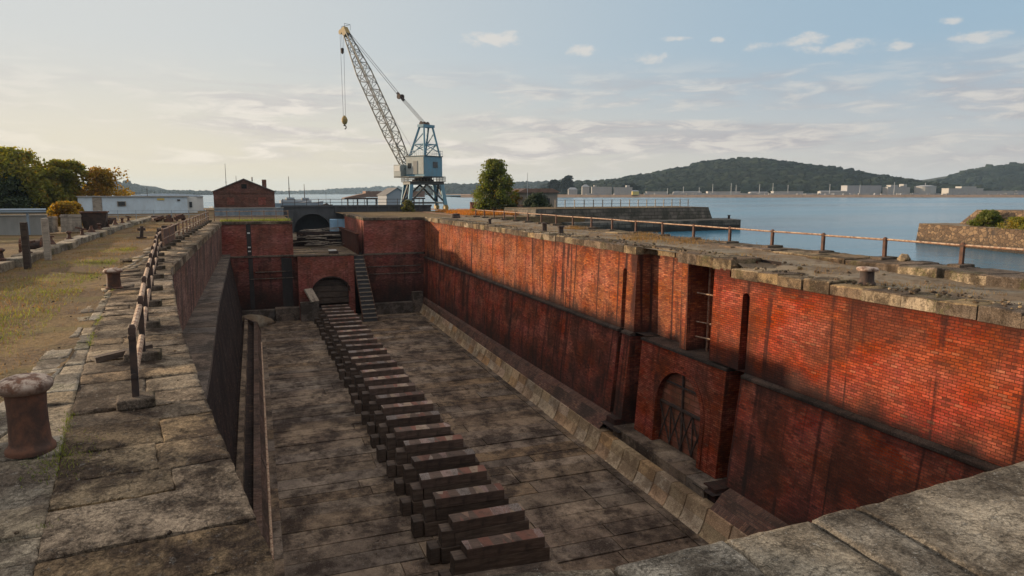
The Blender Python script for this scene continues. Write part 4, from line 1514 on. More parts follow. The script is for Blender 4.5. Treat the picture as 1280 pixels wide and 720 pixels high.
# rusted fittings standing on that kerb
FIT = ['stubby rusted mooring fitting', 'rusted fitting with a bent arm', 'rusted cone-shaped fitting']
spots = [(-8.9, 30.2), (-8.95, 33.5), (-9.3, 38.5), (-9.5, 43.0), (-9.6, 46.5), (-9.8, 50.0), (-10.0, 53.5), (-10.1, 57.0), (-10.3, 61.0), (-10.45, 65.0), (-10.6, 69.0)]
protos = []
for k in range(3):
    t = thing('mooring_fitting', 'x', 'fitting')
    m = MB()
    m.lathe([(.2, 0), (.2, .06), (.1, .1), (.08, .3), (.13, .36)] if k < 2 else [(.24, 0), (.22, .1), (.12, .25), (.06, .42)], n=10)
    m.build('stem', M['rust'], t)
    m = MB()
    if k == 0:
        m.lathe([(.14, .35), (.16, .4), (.08, .46), (0, .47)], n=10)
    elif k == 1:
        m.bar((-.25, 0, .36), (.3, .1, .5), .09)
    else:
        m.bar((-.18, 0, .42), (.18, 0, .42), .07)
    m.build('head', M['rust'], t)
    protos.append(t)
for i, (x, y) in enumerate(spots):
    o = protos[i] if i < 3 else copy_tree(protos[i % 3])
    o.location = (x, y, .24)
    o.rotation_euler = (0, 0, U(0, 6))
    o['label'] = f'{FIT[i % 3]} on the grey stone kerb, {ORD[i]} from the camera' if i else 'stubby rusted mooring fitting on the grey stone kerb, nearest the camera'
    o['category'] = 'fitting'
    o['group'] = 'rusted fittings along the stone kerb'

# rusty winch drum, low wall, guard rail, crates and skip behind the kerb
t = thing('winch', 'dark rusted winch drum lying behind the grey post', 'winch', (-9.75, 37.4, .02))
t.scale = (.75, .75, .75)
m = MB()
m.tube((-.5, 0, .42), (.5, 0, .42), .3, 14)
m.build('drum', M['iron'], t)
for x in (-.55, .55):
    m = MB()
    m.tube((x - .05, 0, .44), (x + .05, 0, .44), .48, 16)
    m.rbox((x, 0, .1), (.16, .9, .2))
    m.build('cheek', M['rust'], t)
t = thing('low_wall', 'stained grey concrete wall under the trees on the left', 'wall', (-20.3, 54.3, 0))
m = MB()
m.box(-8, 7.1, -.15, .15, -.1, 1.22)
m.build('wall_body', M['grey_wall'], t, bevel=.03)
m = MB()
m.box(-8, 7.15, -.19, .19, 1.22, 1.30)
m.build('wall_cap', M['grey_wall'], t, bevel=.02)
t = thing('guard_rail', 'grey steel guard rail above the low concrete wall', 'guard rail', (-20.3, 53.5, 0))
m = MB()
m.loft([[(x, dy, z) for dy, z in ((.04, 1.40), (0, 1.44), (-.05, 1.5), (0, 1.56), (-.05, 1.63), (0, 1.69), (.04, 1.73), (.07, 1.73), (.03, 1.69), (-.02, 1.63), (.03, 1.56), (-.02, 1.5), (.03, 1.44), (.07, 1.40))] for x in (-8, -4, 0, 4, 7.3)])
m.build('beam', M['galv'], t)
for x in (-6, -3, 0, 3, 6.2):
    m = MB()
    m.box(x - .06, x + .06, .07, .2, 0, 1.7)
    m.build('post', M['galv'], t)
for lab, loc, s, rz in (('weathered grey slatted crate nearest the dark skip', (-12.15, 56.0, 0), (1.2, 1.1, 1.25), .15), ('weathered grey slatted crate beside the guard rail end', (-13.6, 55.2, 0), (1.3, 1.1, 1.15), -.1)):
    t = thing('wooden_crate', lab, 'crate', loc, rz, 'grey crates by the skip')
    m = MB()
    n = 7
    for k in range(n):
        a = -s[0] / 2 + k * s[0] / n
        m.box(a + .01, a + s[0] / n - .01, -s[1] / 2, -s[1] / 2 + .03, .05, s[2])
        m.box(a + .01, a + s[0] / n - .01, s[1] / 2 - .03, s[1] / 2, .05, s[2])
    for k in range(n):
        a = -s[1] / 2 + k * s[1] / n
        m.box(-s[0] / 2, -s[0] / 2 + .03, a + .01, a + s[1] / n - .01, .05, s[2])
        m.box(s[0] / 2 - .03, s[0] / 2, a + .01, a + s[1] / n - .01, .05, s[2])
    m.build('side_boards', M['wood_grey'], t)
    m = MB()
    for z in (.12, s[2] - .12):
        m.box(-s[0] / 2 - .04, s[0] / 2 + .04, -s[1] / 2 - .04, -s[1] / 2 - .004, z - .06, z + .06)
        m.box(s[0] / 2 + .004, s[0] / 2 + .04, -s[1] / 2, s[1] / 2, z - .06, z + .06)
    m.build('batten', M['wood_grey'], t)
t = thing('skip', 'dark rusty steel skip standing beside the grey crates', 'skip', (-10.9, 57, 0), .1)
m = MB()
m.loft([[(-.65, -.6, .1), (.65, -.6, .1), (.65, .6, .1), (-.65, .6, .1), (-.65, -.6, .1)], [(-.8, -.8, 1.35), (.8, -.8, 1.35), (.8, .8, 1.35), (-.8, .8, 1.35), (-.8, -.8, 1.35)]], flip=True)
m.add([(-.78, -.78, 1.25), (.78, -.78, 1.25), (.78, .78, 1.25), (-.78, .78, 1.25)], [(0, 1, 2, 3)])
m.build('body', M['iron'], t)
m = MB()
for a, b in (((-.82, -.82, 1.38), (.82, -.82, 1.38)), ((.82, -.82, 1.38), (.82, .82, 1.38)), ((.82, .82, 1.38), (-.82, .82, 1.38)), ((-.82, .82, 1.38), (-.82, -.82, 1.38))):
    m.bar(a, b, .1)
m.build('rim', M['rust'], t)
m = MB()
for k in range(16):
    m.rbox((U(-1.6, 1.6), U(-.6, .6), U(.1, .5)), (U(.3, .9), U(.2, .5), U(.1, .5)), U(0, 3), U(-.3, .3), U(-.3, .3))
tag(m.build('scrap_heap', M['rust'], loc=(-8.2, 74.5, 0)), 'low heap of rusty scrap in front of the pale blue building', 'scrap')
m = MB()
for k in range(9):
    m.rbox((U(-.7, .7), U(-.4, .4), U(.1, .4)), (U(.3, .7), U(.2, .5), U(.2, .5)), U(0, 3), U(-.3, .3), U(-.3, .3))
tag(m.build('scrap_heap', M['iron'], loc=(-12.2, 71, 0)), 'small dark scrap heap beyond the end of the stone kerb', 'scrap')

# ------------------------------------------------------------------ dockside crane
CR = (25.1, 107.3, .1)
JA = math.radians(-32)                         # the jib's bearing from +Y
JF = Vector((math.sin(JA), math.cos(JA), 0))   # forward along the jib
JL = Vector((-JF.y, JF.x, 0))                  # to its left
crane = thing('dock_crane', 'old pale blue dockside jib crane on a four-legged portal', 'crane', CR)
S = 2.85
for k, (sx, sy) in enumerate(((-1, -1), (1, -1), (1, 1), (-1, 1))):
    m = MB()
    m.bar((sx * S, sy * S, .75), (sx * S * .84, sy * S * .84, 4.1), .55, .5)
    lg_ = m.build('leg', M['blue'], crane, bevel=.03)
    m = MB()
    m.rbox((0, 0, .42), (.55, 1.5, .42))
    m.rbox((0, 0, .72), (.6, .5, .3))
    for dy in (-.45, .45):
        m.tube((-.2, dy, .22), (.2, dy, .22), .22, 12)
    b = m.build('bogie', M['yellow'], crane, (sx * S, sy * S, 0))
m = MB()
q = S * .84
for (a, b) in (((-S, -S), (S, -S)), ((S, -S), (S, S)), ((S, S), (-S, S)), ((-S, S), (-S, -S))):
    mid_ = ((a[0] + b[0]) / 2 * .84, (a[1] + b[1]) / 2 * .84, 4.0)
    m.bar((a[0] * .98, a[1] * .98, 1.2), mid_, .26)
    m.bar((b[0] * .98, b[1] * .98, 1.2), mid_, .26)
    m.bar((a[0] * .98, a[1] * .98, 1.15), (b[0] * .98, b[1] * .98, 1.15), .2)
m.build('brace', M['boomgrey'], crane)
m = MB()
m.box(-q - .3, q + .3, -q - .3, q + .3, 4.0, 4.4)
m.box(-q - .5, q + .5, -q - .5, q + .5, 4.4, 4.48)
m.build('portal_deck', M['boomgrey'], crane, bevel=.03)
m = MB()
for i in range(13):
    a = -q - .5 + i * (2 * q + 1) / 12
    for (x, y) in ((a, -q - .48), (a, q + .48), (-q - .48, a), (q + .48, a)):
        m.bar((x, y, 4.48), (x, y, 5.2), .05)
for z in (4.85, 5.2):
    for a, b in (((-1, -1), (1, -1)), ((1, -1), (1, 1)), ((1, 1), (-1, 1)), ((-1, 1), (-1, -1))):
        m.bar((a[0] * (q + .48), a[1] * (q + .48), z), (b[0] * (q + .48), b[1] * (q + .48), z), .045)
m.build('guard_rail', M['boomgrey'], crane)
m = MB()
m.lathe([(1.7, 4.48), (1.7, 4.75), (1.4, 4.8), (1.4, 5.05), (1.85, 5.1), (1.85, 5.2)], n=28)
m.build('slew_ring', M['iron'], crane)


def J(f, l, z):
    return tuple(JF * f + JL * l + Vector((0, 0, z)))


def jbox(m, f0, f1, l0, l1, z0, z1):
    vs = [J(f, l, z) for z in (z0, z1) for f, l in ((f0, l0), (f1, l0), (f1, l1), (f0, l1))]
    return m.add(vs, [(3, 2, 1, 0), (4, 5, 6, 7), (0, 1, 5, 4), (1, 2, 6, 5), (2, 3, 7, 6), (3, 0, 4, 7)])


m = MB()
jbox(m, -2.3, 1.7, -2.0, 2.0, 5.25, 8.3)
house = m.build('machinery_house', M['blue'], crane, bevel=.04)
m = MB()
jbox(m, -2.2, 1.6, 2.02, 2.08, 5.6, 8.2)
m.build('sunlit_side_sheet', M['bluegrey'], house)  # paler grey sheet: sunlit look of this face put into colour
m = MB()
jbox(m, -2.4, 1.8, -2.1, 2.1, 8.3, 8.42)
m.build('roof', M['boomgrey'], house)
m = MB()
jbox(m, -2.36, -2.3, -.9, .1, 6.6, 7.5)
m.build('window', M['glass'], house)
m = MB()
jbox(m, -.9, 0, 2.09, 2.13, 5.6, 7.6)
m.build('door', M['grey_wall'], house)
m = MB()
jbox(m, .5, 1.2, 2.09, 2.14, 6.5, 7.3)
m.build('window', M['glass'], house)
m = MB()
jbox(m, -2.6, 3.9, -2.1, 2.6, 5.1, 5.25)
m.build('slew_deck', M['boomgrey'], crane)
m = MB()
for i in range(11):
    f = -2.35 + i * .42
    for l in (-2.05, 2.05):
        m.bar(J(f, l, 8.42), J(f, l, 9.2), .04)
for z in (8.8, 9.2):
    for a, b in (((-2.35, -2.05), (1.75, -2.05)), ((1.75, 2.05), (-2.35, 2.05)), ((-2.35, 2.05), (-2.35, -2.05))):
        m.bar(J(*a, z), J(*b, z), .04)
m.build('roof_rail', M['galv'], crane)
# operator's cabin
m = MB()
jbox(m, 2.2, 3.8, 1.3, 2.7, 5.25, 7.1)
cab = m.build('cabin', M['bluegrey'], crane, bevel=.04)
m = MB()
jbox(m, 2.35, 3.6, 2.71, 2.74, 6.1, 6.9)
jbox(m, 3.81, 3.84, 1.45, 2.55, 6.0, 6.9)
m.build('window', M['white'], cab)
# A-frame
m = MB()
TOPF, TOPZ = -.9, 12.9
for s in (-1, 1):
    m.bar(J(1.2, s * 1.7, 8.3), J(TOPF + .5, s * .95, TOPZ), .26)
    m.bar(J(-2.1, s * 1.7, 8.3), J(TOPF - .4, s * .95, TOPZ), .26)
    m.bar(J(.5, s * 1.42, 10.2), J(-1.65, s * 1.42, 10.2), .14)
    m.bar(J(1.2, s * 1.7, 8.4), J(-1.65, s * 1.42, 10.2), .12)
    m.bar(J(.5, s * 1.42, 10.2), J(TOPF - .6, s * 1.1, 12.0), .12)
for f in (.5, -1.65):
    m.bar(J(f, 1.42, 10.2), J(f, -1.42, 10.2), .14)
    m.bar(J(f * 1.15, 1.55, 9.1), J(f, -1.42, 10.2), .1)
    m.bar(J(f * 1.15, -1.55, 9.1), J(f, 1.42, 10.2), .1)
jbox(m, TOPF - .6, TOPF + .7, -1.25, 1.25, TOPZ - .1, TOPZ + .3)
m.build('a_frame', M['blue'], crane)
m = MB()
for l in (-.7, 0, .7):
    m.tube(J(TOPF + .4, l - .08, TOPZ + .45), J(TOPF + .4, l + .08, TOPZ + .45), .38, 12)
m.build('sheave', M['iron'], crane)
# lattice jib
FOOT = Vector(J(2.4, .9, 6.3))
TIP = FOOT + JF * 14.2 + Vector((0, 0, 23.0))
ax = (TIP - FOOT).normalized()
sd = JL.copy()
nr = ax.cross(sd).normalized()
if nr.z < 0:
    nr = -nr
LEN = (TIP - FOOT).length


def sect(t):
    k = min(1, t / .25) if t < .25 else (1 if t < .7 else lerp(1, .32, (t - .7) / .3))
    hw_ = lerp(.95, .85, min(1, t / .25)) if t < .7 else lerp(.85, .35, (t - .7) / .3)
    hh_ = lerp(.25, .85, k) if t < .25 else .85 * k + .05
    c = FOOT + ax * (LEN * t)
    return [c + sd * (sx * hw_) + nr * (sn * hh_) for sx, sn in ((-1, -1), (1, -1), (1, 1), (-1, 1))]


NB = 20
ch = MB()
lc = MB()
for i in range(NB):
    a, b = sect(i / NB), sect((i + 1) / NB)
    for k in range(4):
        ch.bar(a[k], b[k], .15)
        k2 = (k + 1) % 4
        if i % 2:
            lc.bar(a[k], b[k2], .075)
        else:
            lc.bar(a[k2], b[k], .075)
        lc.bar(b[k], b[k2], .07)
jib = ch.build('jib', M['boomgrey'], crane)
lc.build('lattice', M['boomgrey'], jib)
m = MB()
c = TIP
m.add([c + sd * .45 + nr * .5 - ax * .6, c + sd * .45 - nr * .5 - ax * .6, c + sd * .4 - nr * .4 + ax * .9 - JF * 0, c + sd * .4 + nr * .5 + ax * .7,
       c - sd * .45 + nr * .5 - ax * .6, c - sd * .45 - nr * .5 - ax * .6, c - sd * .4 - nr * .4 + ax * .9, c - sd * .4 + nr * .5 + ax * .7],
      [(0, 1, 2, 3), (7, 6, 5, 4), (0, 3, 7, 4), (1, 5, 6, 2), (2, 6, 7, 3), (0, 4, 5, 1)])
HP = TIP + JF * 1.0 + Vector((0, 0, .1))
m.bar(TIP, HP, .5, .5)
for s in (-.3, .3):
    m.tube(HP + sd * (s - .06), HP + sd * (s + .06), .4, 14)
m.build('jib_head', M['yellow'], jib)
m = MB()
e = [TIP + nr * .6 + sd * s for s in (-.6, .6)]
m.bar(e[0], e[0] + Vector((0, 0, .9)), .05)
m.bar(e[1], e[1] + Vector((0, 0, .9)), .05)
m.bar(e[0] + Vector((0, 0, .9)), e[1] + Vector((0, 0, .9)), .05)
m.bar(e[0] + Vector((0, 0, .9)), HP + Vector((0, 0, .9)), .05)
m.bar(HP + Vector((0, 0, .9)), HP, .05)
m.build('head_rail', M['boomgrey'], jib)
# luffing ropes with their floating block
top = Vector(J(TOPF + .4, 0, TOPZ + .5))
je = TIP + nr * .5 - ax * .5
fb = top.lerp(je, .30) - Vector((0, 0, .25))
m = MB()
for s in (-.45, -.15, .15, .45):
    m.tube(top + sd * s, fb + sd * s, .035, 5)
for s in (-.3, .3):
    m.tube(fb + sd * s, je + sd * s, .04, 5)
m.tube(Vector(J(1.0, .2, 8.4)), Vector(sect(.55)[3]).lerp(sect(.55)[2], .5), .02, 5)
m.build('luffing_rope', M['cable'], crane)
m = MB()
for s in (-.35, .35):
    m.tube(fb + sd * (s - .1) - Vector((0, 0, .0)), fb + sd * (s + .1), .42, 12)
m.bar(fb - (je - top).normalized() * .9, fb + (je - top).normalized() * .9, .35)
m.build('luffing_block', M['iron'], crane)
# hoist rope and hook
HB = HP - Vector((0, 0, 14.6))
m = MB()
for s in (-.28, .28):
    m.tube(HP + JF * .35 * (1 if s > 0 else -1) + sd * s * .3, HB + sd * s * .4 + JF * s * .5 + Vector((0, 0, .6)), .028, 5)
m.build('hoist_rope', M['cable'], crane)
m = MB()
m.lathe([(.05, 1.0), (.3, .8), (.52, .35), (.5, -.05), (.3, -.45), (.1, -.55)][::-1], tuple(HB), n=14)
hb = m.build('hook_block', M['yellow'], crane)
m = MB()
pr = None
for k in range(9):
    a = math.radians(-90 + k * 28) 
    p = HB + Vector((0, 0, -.95)) + (sd * math.cos(a + math.pi) * .3 + Vector((0, 0, math.sin(a) * .3)))
    if pr is not None:
        m.tube(pr, p, .09, 6)
    pr = p
m.tube(HB - Vector((0, 0, .5)), HB - Vector((0, 0, .8)), .07, 6)
m.build('hook', M['iron'], hb)
m = MB()
p = HP - Vector((0, 0, 2.6)) - JF * .3 + sd * .25
m.tube(p, p - Vector((0, 0, .1)), .12, 8, .25)
m.tube(p - Vector((0, 0, .1)), p - Vector((0, 0, .8)), .25, 8, .22)
m.tube(p - Vector((0, 0, .8)), p - Vector((0, 0, 1.0)), .22, 8, .05)
m.tube(p, HP - JF * .3 + sd * .25, .025, 5)
m.build('hoist_weight', M['iron'], crane)
# crane rails
for i, x in enumerate((CR[0] - S, CR[0] + S)):
    m = MB()
    m.box(-.06, .06, -33, -4 + 0 * i, 0, .1)
    m.box(-.06, .06, -4, 8, 0, .1)
    m.box(-.2, .2, -33, 8, -.06, .01)
    tag(m.build('crane_rail', M['rust'], loc=(x, CR[1], .1)), ['rusty crane rail under the left legs of the crane', 'rusty crane rail under the right legs of the crane'][i], 'rail')
for x, y, s in ((19.2, 101, .9), (20.6, 102, 1.0), (18.4, 99.6, .7)):
    pass


# ------------------------------------------------------------------ buildings near the dock
def gable_house(name, label, loc, x0, x1, depth, eave, ridge, wall, roof, rz=0.0, cat='building', over=.25):
    t = thing(name, label, cat, loc, rz)
    xm = (x0 + x1) / 2
    m = MB()
    for y, fl in ((0, False), (depth, True)):
        f = [(x0, y, 0), (x1, y, 0), (x1, y, eave), (xm, y, ridge), (x0, y, eave)]
        m.add(f, [tuple(range(5)) if not fl else tuple(range(4, -1, -1))])
    m.add([(x1, 0, 0), (x1, depth, 0), (x1, depth, eave), (x1, 0, eave)], [(0, 1, 2, 3)])
    m.add([(x0, 0, 0), (x0, depth, 0), (x0, depth, eave), (x0, 0, eave)], [(3, 2, 1, 0)])
    m.build('wall', wall, t)
    m = MB()
    sl = (ridge - eave) / (xm - x0)
    for s in (-1, 1):
        xe = xm + s * (xm - x0 + over)
        ze = eave - sl * over
        a = [(xm, -over, ridge), (xe, -over, ze), (xe, depth + over, ze), (xm, depth + over, ridge)]
        b = [(p[0], p[1], p[2] + .14) for p in a]
        m.add(a + b, [(0, 1, 2, 3), (7, 6, 5, 4), (0, 4, 5, 1), (1, 5, 6, 2), (2, 6, 7, 3)])
    r = m.build('roof', roof, t)
    return t, r


h, rf = gable_house('brick_house', 'red brick gabled house with a chimney on the far left quay', (0, 118, 0), -6.05, 3.05, 11, 3.0, 4.95, M['brick_house'], M['roof'])
m = MB()
m.box(1.25, 1.95, 3.5, 4.2, 3.4, 5.0)
m.build('chimney', M['brick_house'], rf)
m = MB()
m.tube((-.25, 4, 4.7), (-.25, 4, 5.4), .09, 8)
m.build('vent_pipe', M['iron'], rf)
for x in (-3.6, 1.1):
    m = MB()
    m.box(x - .55, x + .55, -.05, -.004, .9, 2.1)
    m.build('window', M['brick_end'], h)
m = MB()
m.box(-1.9, -1.1, -.05, -.004, 3.5, 4.2)
m.build('gable_vent', M['darkhole'], h)
m = MB()
m.box(-6.05, 3.05, -.08, -.004, 2.75, 2.95)
m.build('string_course', M['brick_house'], h)
t = thing('low_wall', 'low flaking blue painted wall in front of the red brick house', 'wall', (-.4, 88, 0))
m = MB()
m.box(-4.1, 3.6, -.15, .15, 0, .95)
m.build('wall_body', M['bluewall'], t)
m = MB()
m.box(-4.15, 3.65, -.2, .2, .95, 1.05)
m.build('wall_cap', M['grey_wall'], t)

t = thing('long_building', 'long single-storey pale blue rendered building with a flat roof edge', 'building', (-15.0, 105, 0), .15)
t.scale = (1.2, 1.28, .86)
m = MB()
m.box(-5.6, 5.2, 0, 6, 0, 2.62)
m.build('wall', M['white_wall'], t)
m = MB()
m.box(-5.75, 5.4, -.15, 6.1, 2.62, 2.75)
m.build('roof', M['grey_wall'], t)
m = MB()
m.box(-4.25, -3.35, -.06, -.004, .2, 2.6)
m.build('door', M['wood_grey'], t)
m = MB()
m.box(-1.9, -1.05, -.08, -.004, 1.2, 1.95)
w = m.build('window', M['wood_grey'], t)
m = MB()
m.box(-1.8, -1.15, -.1, -.082, 1.28, 1.87)
m.build('pane', M['glass'], w)
m = MB()
m.rbox((2.45, -.04, 2.25), (.75, .05, .3))
m.build('orange_sign', M['far_yellow'], t)  # orange blotch standing for a sign
m = MB()
m.rbox((4.3, -.05, 2.1), (.3, .1, .25))
m.build('lamp', M['iron'], t)
m = MB()
m.tube((1.2, 3, 2.7), (1.2, 3, 4.2), .03, 6)
m.build('aerial', M['iron'], t)
m = MB()
m.box(5.2, 6.3, .8, 5, 0, 2.55)
an = m.build('annex', M['white'], t)
m = MB()
m.box(5.45, 5.75, .74, .796, .9, 1.8)
m.build('window', M['glass'], an)
t = thing('low_shed', 'pale low curved roof rising behind the long blue building', 'building', (-12.6, 118, 0), .15)
t.scale = (1.2, 1.28, .86)
m = MB()
m.box(-4.2, 4.2, 0, 7, 0, 2.6)
m.build('wall', M['white'], t)
m = MB()
m.loft([[(4.3 * math.cos(math.pi * k / 10), y, 2.6 + .55 * math.sin(math.pi * k / 10)) for k in range(11)] for y in (-.2, 7.2)], cap=True)
m.build('roof', M['white_roof'], t)

# hut on the far right quay
t = thing('hut', 'small flat-roofed hut with a rusty roof edge behind the right hand tree', 'hut', (39.5, 94.5, .1), .05)
m = MB()
m.box(-3.2, 3.2, 0, 5, 0, 2.75)
m.build('wall', M['hutwall'], t)
m = MB()
m.loft([[(-3.6, y, 2.75), (-2.2, y, 3.35), (2.2, y, 3.35), (3.6, y, 2.75), (-3.6, y, 2.75)] for y in (-.4, 5.4)], cap=True)
m.build('roof', M['roof_rust'], t)
m = MB()
m.box(-1.2, -.3, -.06, -.004, 0, 2.0)
m.build('door', M['brick_end'], t)
m = MB()
m.box(.9, 1.9, -.06, -.004, 1.1, 1.9)
m.build('window', M['glass'], t)
m = MB()
m.tube((0, 0, 0), (0, 0, 5.6), .05, 6, .03)
tag(m.build('flag_pole', M['mast'], loc=(37.4, 93.6, .1)), 'thin pale pole standing beside the far hut', 'pole')
m = MB()
m.box(-3.2, 3.2, -1.5, 1.5, 0, 1.35)
tag(m.build('low_store', M['brick_house'], loc=(33.6, 98, .1)), 'low reddish brick store behind the right hand tree', 'building')
m = MB()
for k in range(9):
    m.box(-3.6 + k * .8, -3.6 + k * .8 + .74, -.05, .05, .1, .95)
m.box(-3.6, 3.6, .05, .12, .25, .35)
m.box(-3.6, 3.6, .05, .12, .75, .85)
tag(m.build('board_fence', M['roof_rust'], loc=(32.5, 91, .1)), 'orange brown board fence between the crane and the hut', 'fence')

# arched bridge at the head of the gate passage
br = thing('arched_bridge', 'dark stone bridge with a single low arch behind the dock gate', 'bridge', (11.8, 101.2, 0))
m = MB()
x0, x1, ac, ar, asp, at_ = 3.4, 24.5, 7.45, 2.5, -2.5, 1.0
panelY(m, x0, ac - ar, -3.2, at_, 100)
panelY(m, ac + ar, x1, -3.2, at_, 100)
for k in range(16):
    a0, a1 = math.pi * k / 16, math.pi * (k + 1) / 16
    p0 = (ac + ar * math.cos(a0), asp + ar * .95 * math.sin(a0))
    p1 = (ac + ar * math.cos(a1), asp + ar * .95 * math.sin(a1))
    m.add([(p0[0], 100, p0[1]), (p1[0], 100, p1[1]), (p1[0], 100, at_), (p0[0], 100, at_)], [(0, 1, 2, 3)])
    m.add([(p0[0], 100, p0[1]), (p1[0], 100, p1[1]), (p1[0], 102.5, p1[1]), (p0[0], 102.5, p0[1])], [(0, 3, 2, 1)])
m.add([(x0, 100, at_), (x1, 100, at_), (x1, 102.5, at_), (x0, 102.5, at_)], [(0, 1, 2, 3)])
m.add([(x0, 102.5, -3.2), (x1, 102.5, -3.2), (x1, 102.5, at_), (x0, 102.5, at_)], [(3, 2, 1, 0)])
rel(m, (11.8, 101.2, 0)).build('span', M['dark_wall'], br)
m = MB()
m.box(3.3, 24.6, 99.85, 100.1, .82, 1.08)
for k in range(9):
    x = 10.6 + k * 1.5
    m.box(x, x + .22, 99.8, 99.99, -1.2, .82)
rel(m, (11.8, 101.2, 0)).build('string_course', M['dark_wall'], br)
m = MB()
m.box(4.0, 4.9, 99.6, 99.99, -3.0, .4)
rel(m, (11.8, 101.2, 0)).build('buttress', M['dark_wall'], br)
railing('railing', 'thin dark railing along the top of the arched bridge', [(3.6 + 1.6 * k, 100.3) for k in range(13)], M['iron'], M['iron'], .95, (.9, .45), foot=False, pw=.07, rail_r=.03, z=1.0)
t = thing('sheeted_stack', 'stack under pale blue sheeting beside the bridge arch', 'stack', (11.7, 97.5, -2.7))
m = MB()
m.box(-2.1, 1.6, -.8, .8, 0, 1.9)
m.build('sheeting', M['cloth_blue'], t, bevel=.08)
m = MB()
for x in (-1.2, .3, 1.2):
    m.box(x, x + .1, -.83, -.8, 0, 1.9)
m.build('strap', M['galv'], t)
m = MB()
for k in range(14):
    m.rbox((U(-.6, .6), U(-.3, .3), U(.1, 1.2)), (U(.3, .8), .2, U(.1, .3)), U(0, 3), U(-.5, .5), U(-.5, .5))
tag(m.build('scrap_heap', M['rust'], loc=(12.2, 95.8, -2.7)), 'orange rusty scrap piled against the blue sheeted stack', 'scrap')


# ------------------------------------------------------------------ jetties
def wall_run(m, pts, z0, z1, batter=0.0):
    """vertical faces along a polyline, seen from its right hand side"""
    for (xa, ya), (xb, yb) in zip(pts[:-1], pts[1:]):
        m.add([(xa, ya, z0), (xb, yb, z0), (xb, yb, z1), (xa, ya, z1)], [(0, 1, 2, 3)])


jt = thing('stone_jetty', 'dark stone jetty reaching into the harbour behind the right quay', 'jetty', (45, 78, 0))
m = MB()
pts_b = [(29.4, 72.0), (56.8, 74.5), (57.3, 84), (29.4, 84)]
pts_t = [(30.2, 72.9), (55.6, 75.3), (56.0, 83.5), (30.2, 83.5)]
m.add([(*p, -3.0) for p in pts_b] + [(*p, .95) for p in pts_t], [(0, 1, 5, 4), (1, 2, 6, 5), (2, 3, 7, 6), (3, 0, 4, 7)])
rel(m, (45, 78, 0)).build('upper_tier', M['darkstone'], jt)
m = MB()
m.add([(*p, .95) for p in pts_t], [(0, 1, 2, 3)])
rel(m, (45, 78, 0)).build('deck', M['soil'], jt)
m = MB()
q = [(33, 68.6), (57.4, 71.0), (59.2, 76), (57.2, 76.5), (33, 74)]
m.slab(q, [-.55] * 5, -3.0)
rel(m, (45, 78, 0)).build('lower_tier', M['darkstone'], jt)
m = MB()
m.lathe([(.16, 0), (.14, .4), (.2, .42), (.2, .5), (0, .5)], n=10)
tag(m.build('bollard', M['iron'], loc=(57.6, 73.6, -.55)), 'tiny dark bollard on the outer end of the dark jetty step', 'bollard', 'iron mooring bollards')
jr = [(34 + 1.35 * k, 76.0 + .125 * k) for k in range(16)]
railing('railing', 'thin wire railing along the top of the dark stone jetty', jr, M['wood_grey'], M['galv'], 1.0, (.95, .5), foot=False, pw=.09, rail_r=.025, z=.95)

jp = thing('stone_pier', 'sunlit rubble stone pier with bushes on its ledge at the right', 'jetty', (60, 35, 0))
P0 = Vector((57.3, 46.4, 0))
D = Vector((-3.6, -12.1, 0)).normalized()
NRM = Vector((D.y, -D.x, 0))
if NRM.x < 0:
    NRM = -NRM                                   # away from the camera


def at_p(s, o, z):
    p = P0 + D * s + NRM * o
    return (p.x - 60, p.y - 35, z)


m = MB()
E_ = 52
m.add([at_p(0, 0, -3), at_p(E_, 0, -3), at_p(E_, .25, -.02), at_p(0.15, .25, -.02)], [(0, 1, 2, 3)])
m.add([at_p(0, 0, -3), at_p(.15, .25, -.02), at_p(.15, 22, -.02), at_p(0, 22.5, -3)], [(0, 1, 2, 3)])
m.build('lower_tier', M['drystone'], jp)
m = MB()
m.add([at_p(.1, .2, -.02), at_p(E_, .2, -.02), at_p(E_, 3, -.0), at_p(.1, 3, -.0)], [(0, 1, 2, 3)])
m.add([at_p(.1, 3, -.02), at_p(3.2, 3, -.02), at_p(3.2, 22, -.0), at_p(.1, 22, -.0)], [(0, 1, 2, 3)])
m.build('ledge', M['quay'], jp)
m = MB()
m.add([at_p(2.6, 2.2, -.02), at_p(E_, 2.2, -.02), at_p(E_, 3.2, 1.3), at_p(3.4, 3.2, 1.3)], [(0, 1, 2, 3)])
m.add([at_p(2.6, 2.2, -.02), at_p(3.4, 3.2, 1.3), at_p(3.4, 21, 1.3), at_p(2.6, 22, -.02)], [(0, 1, 2, 3)])
m.add([at_p(3.4, 3.2, 1.3), at_p(E_, 3.2, 1.3), at_p(E_, 21, 1.3), at_p(3.4, 21, 1.3)], [(0, 1, 2, 3)])
m.build('upper_tier', M['drystone'], jp)
m = MB()
for k in range(4):
    m.add([at_p(13.1 - .1 * k, -.03, -1.9 + .3 * k), at_p(14.4 + .0 * k, -.03, -1.9 + .3 * k), at_p(14.3, -.01, -1.6 + .3 * k), at_p(13.3, -.01, -1.6 + .3 * k)], [(0, 1, 2, 3)])
m.build('outfall', M['darkhole'], jp)
pr_ = [(60 + at_p(7 + 2.2 * k, 5.2, 0)[0], 35 + at_p(7 + 2.2 * k, 5.2, 0)[1]) for k in range(12)]
railing('railing', 'very thin wire railing on top of the sunlit rubble stone pier', pr_, M['galv'], M['galv'], .75, (.7, .4), foot=False, pw=.04, rail_r=.015, z=1.3)


# ------------------------------------------------------------------ the far shore, built in a frame facing the harbour (bearing 20.5 deg)
SB = math.radians(20.5)
SF = Vector((math.sin(SB), math.cos(SB), 0))
SR = Vector((math.cos(SB), -math.sin(SB), 0))


def sh(u, d, z=0.0):
    p = SF * d + SR * u
    return (p.x, p.y, z)


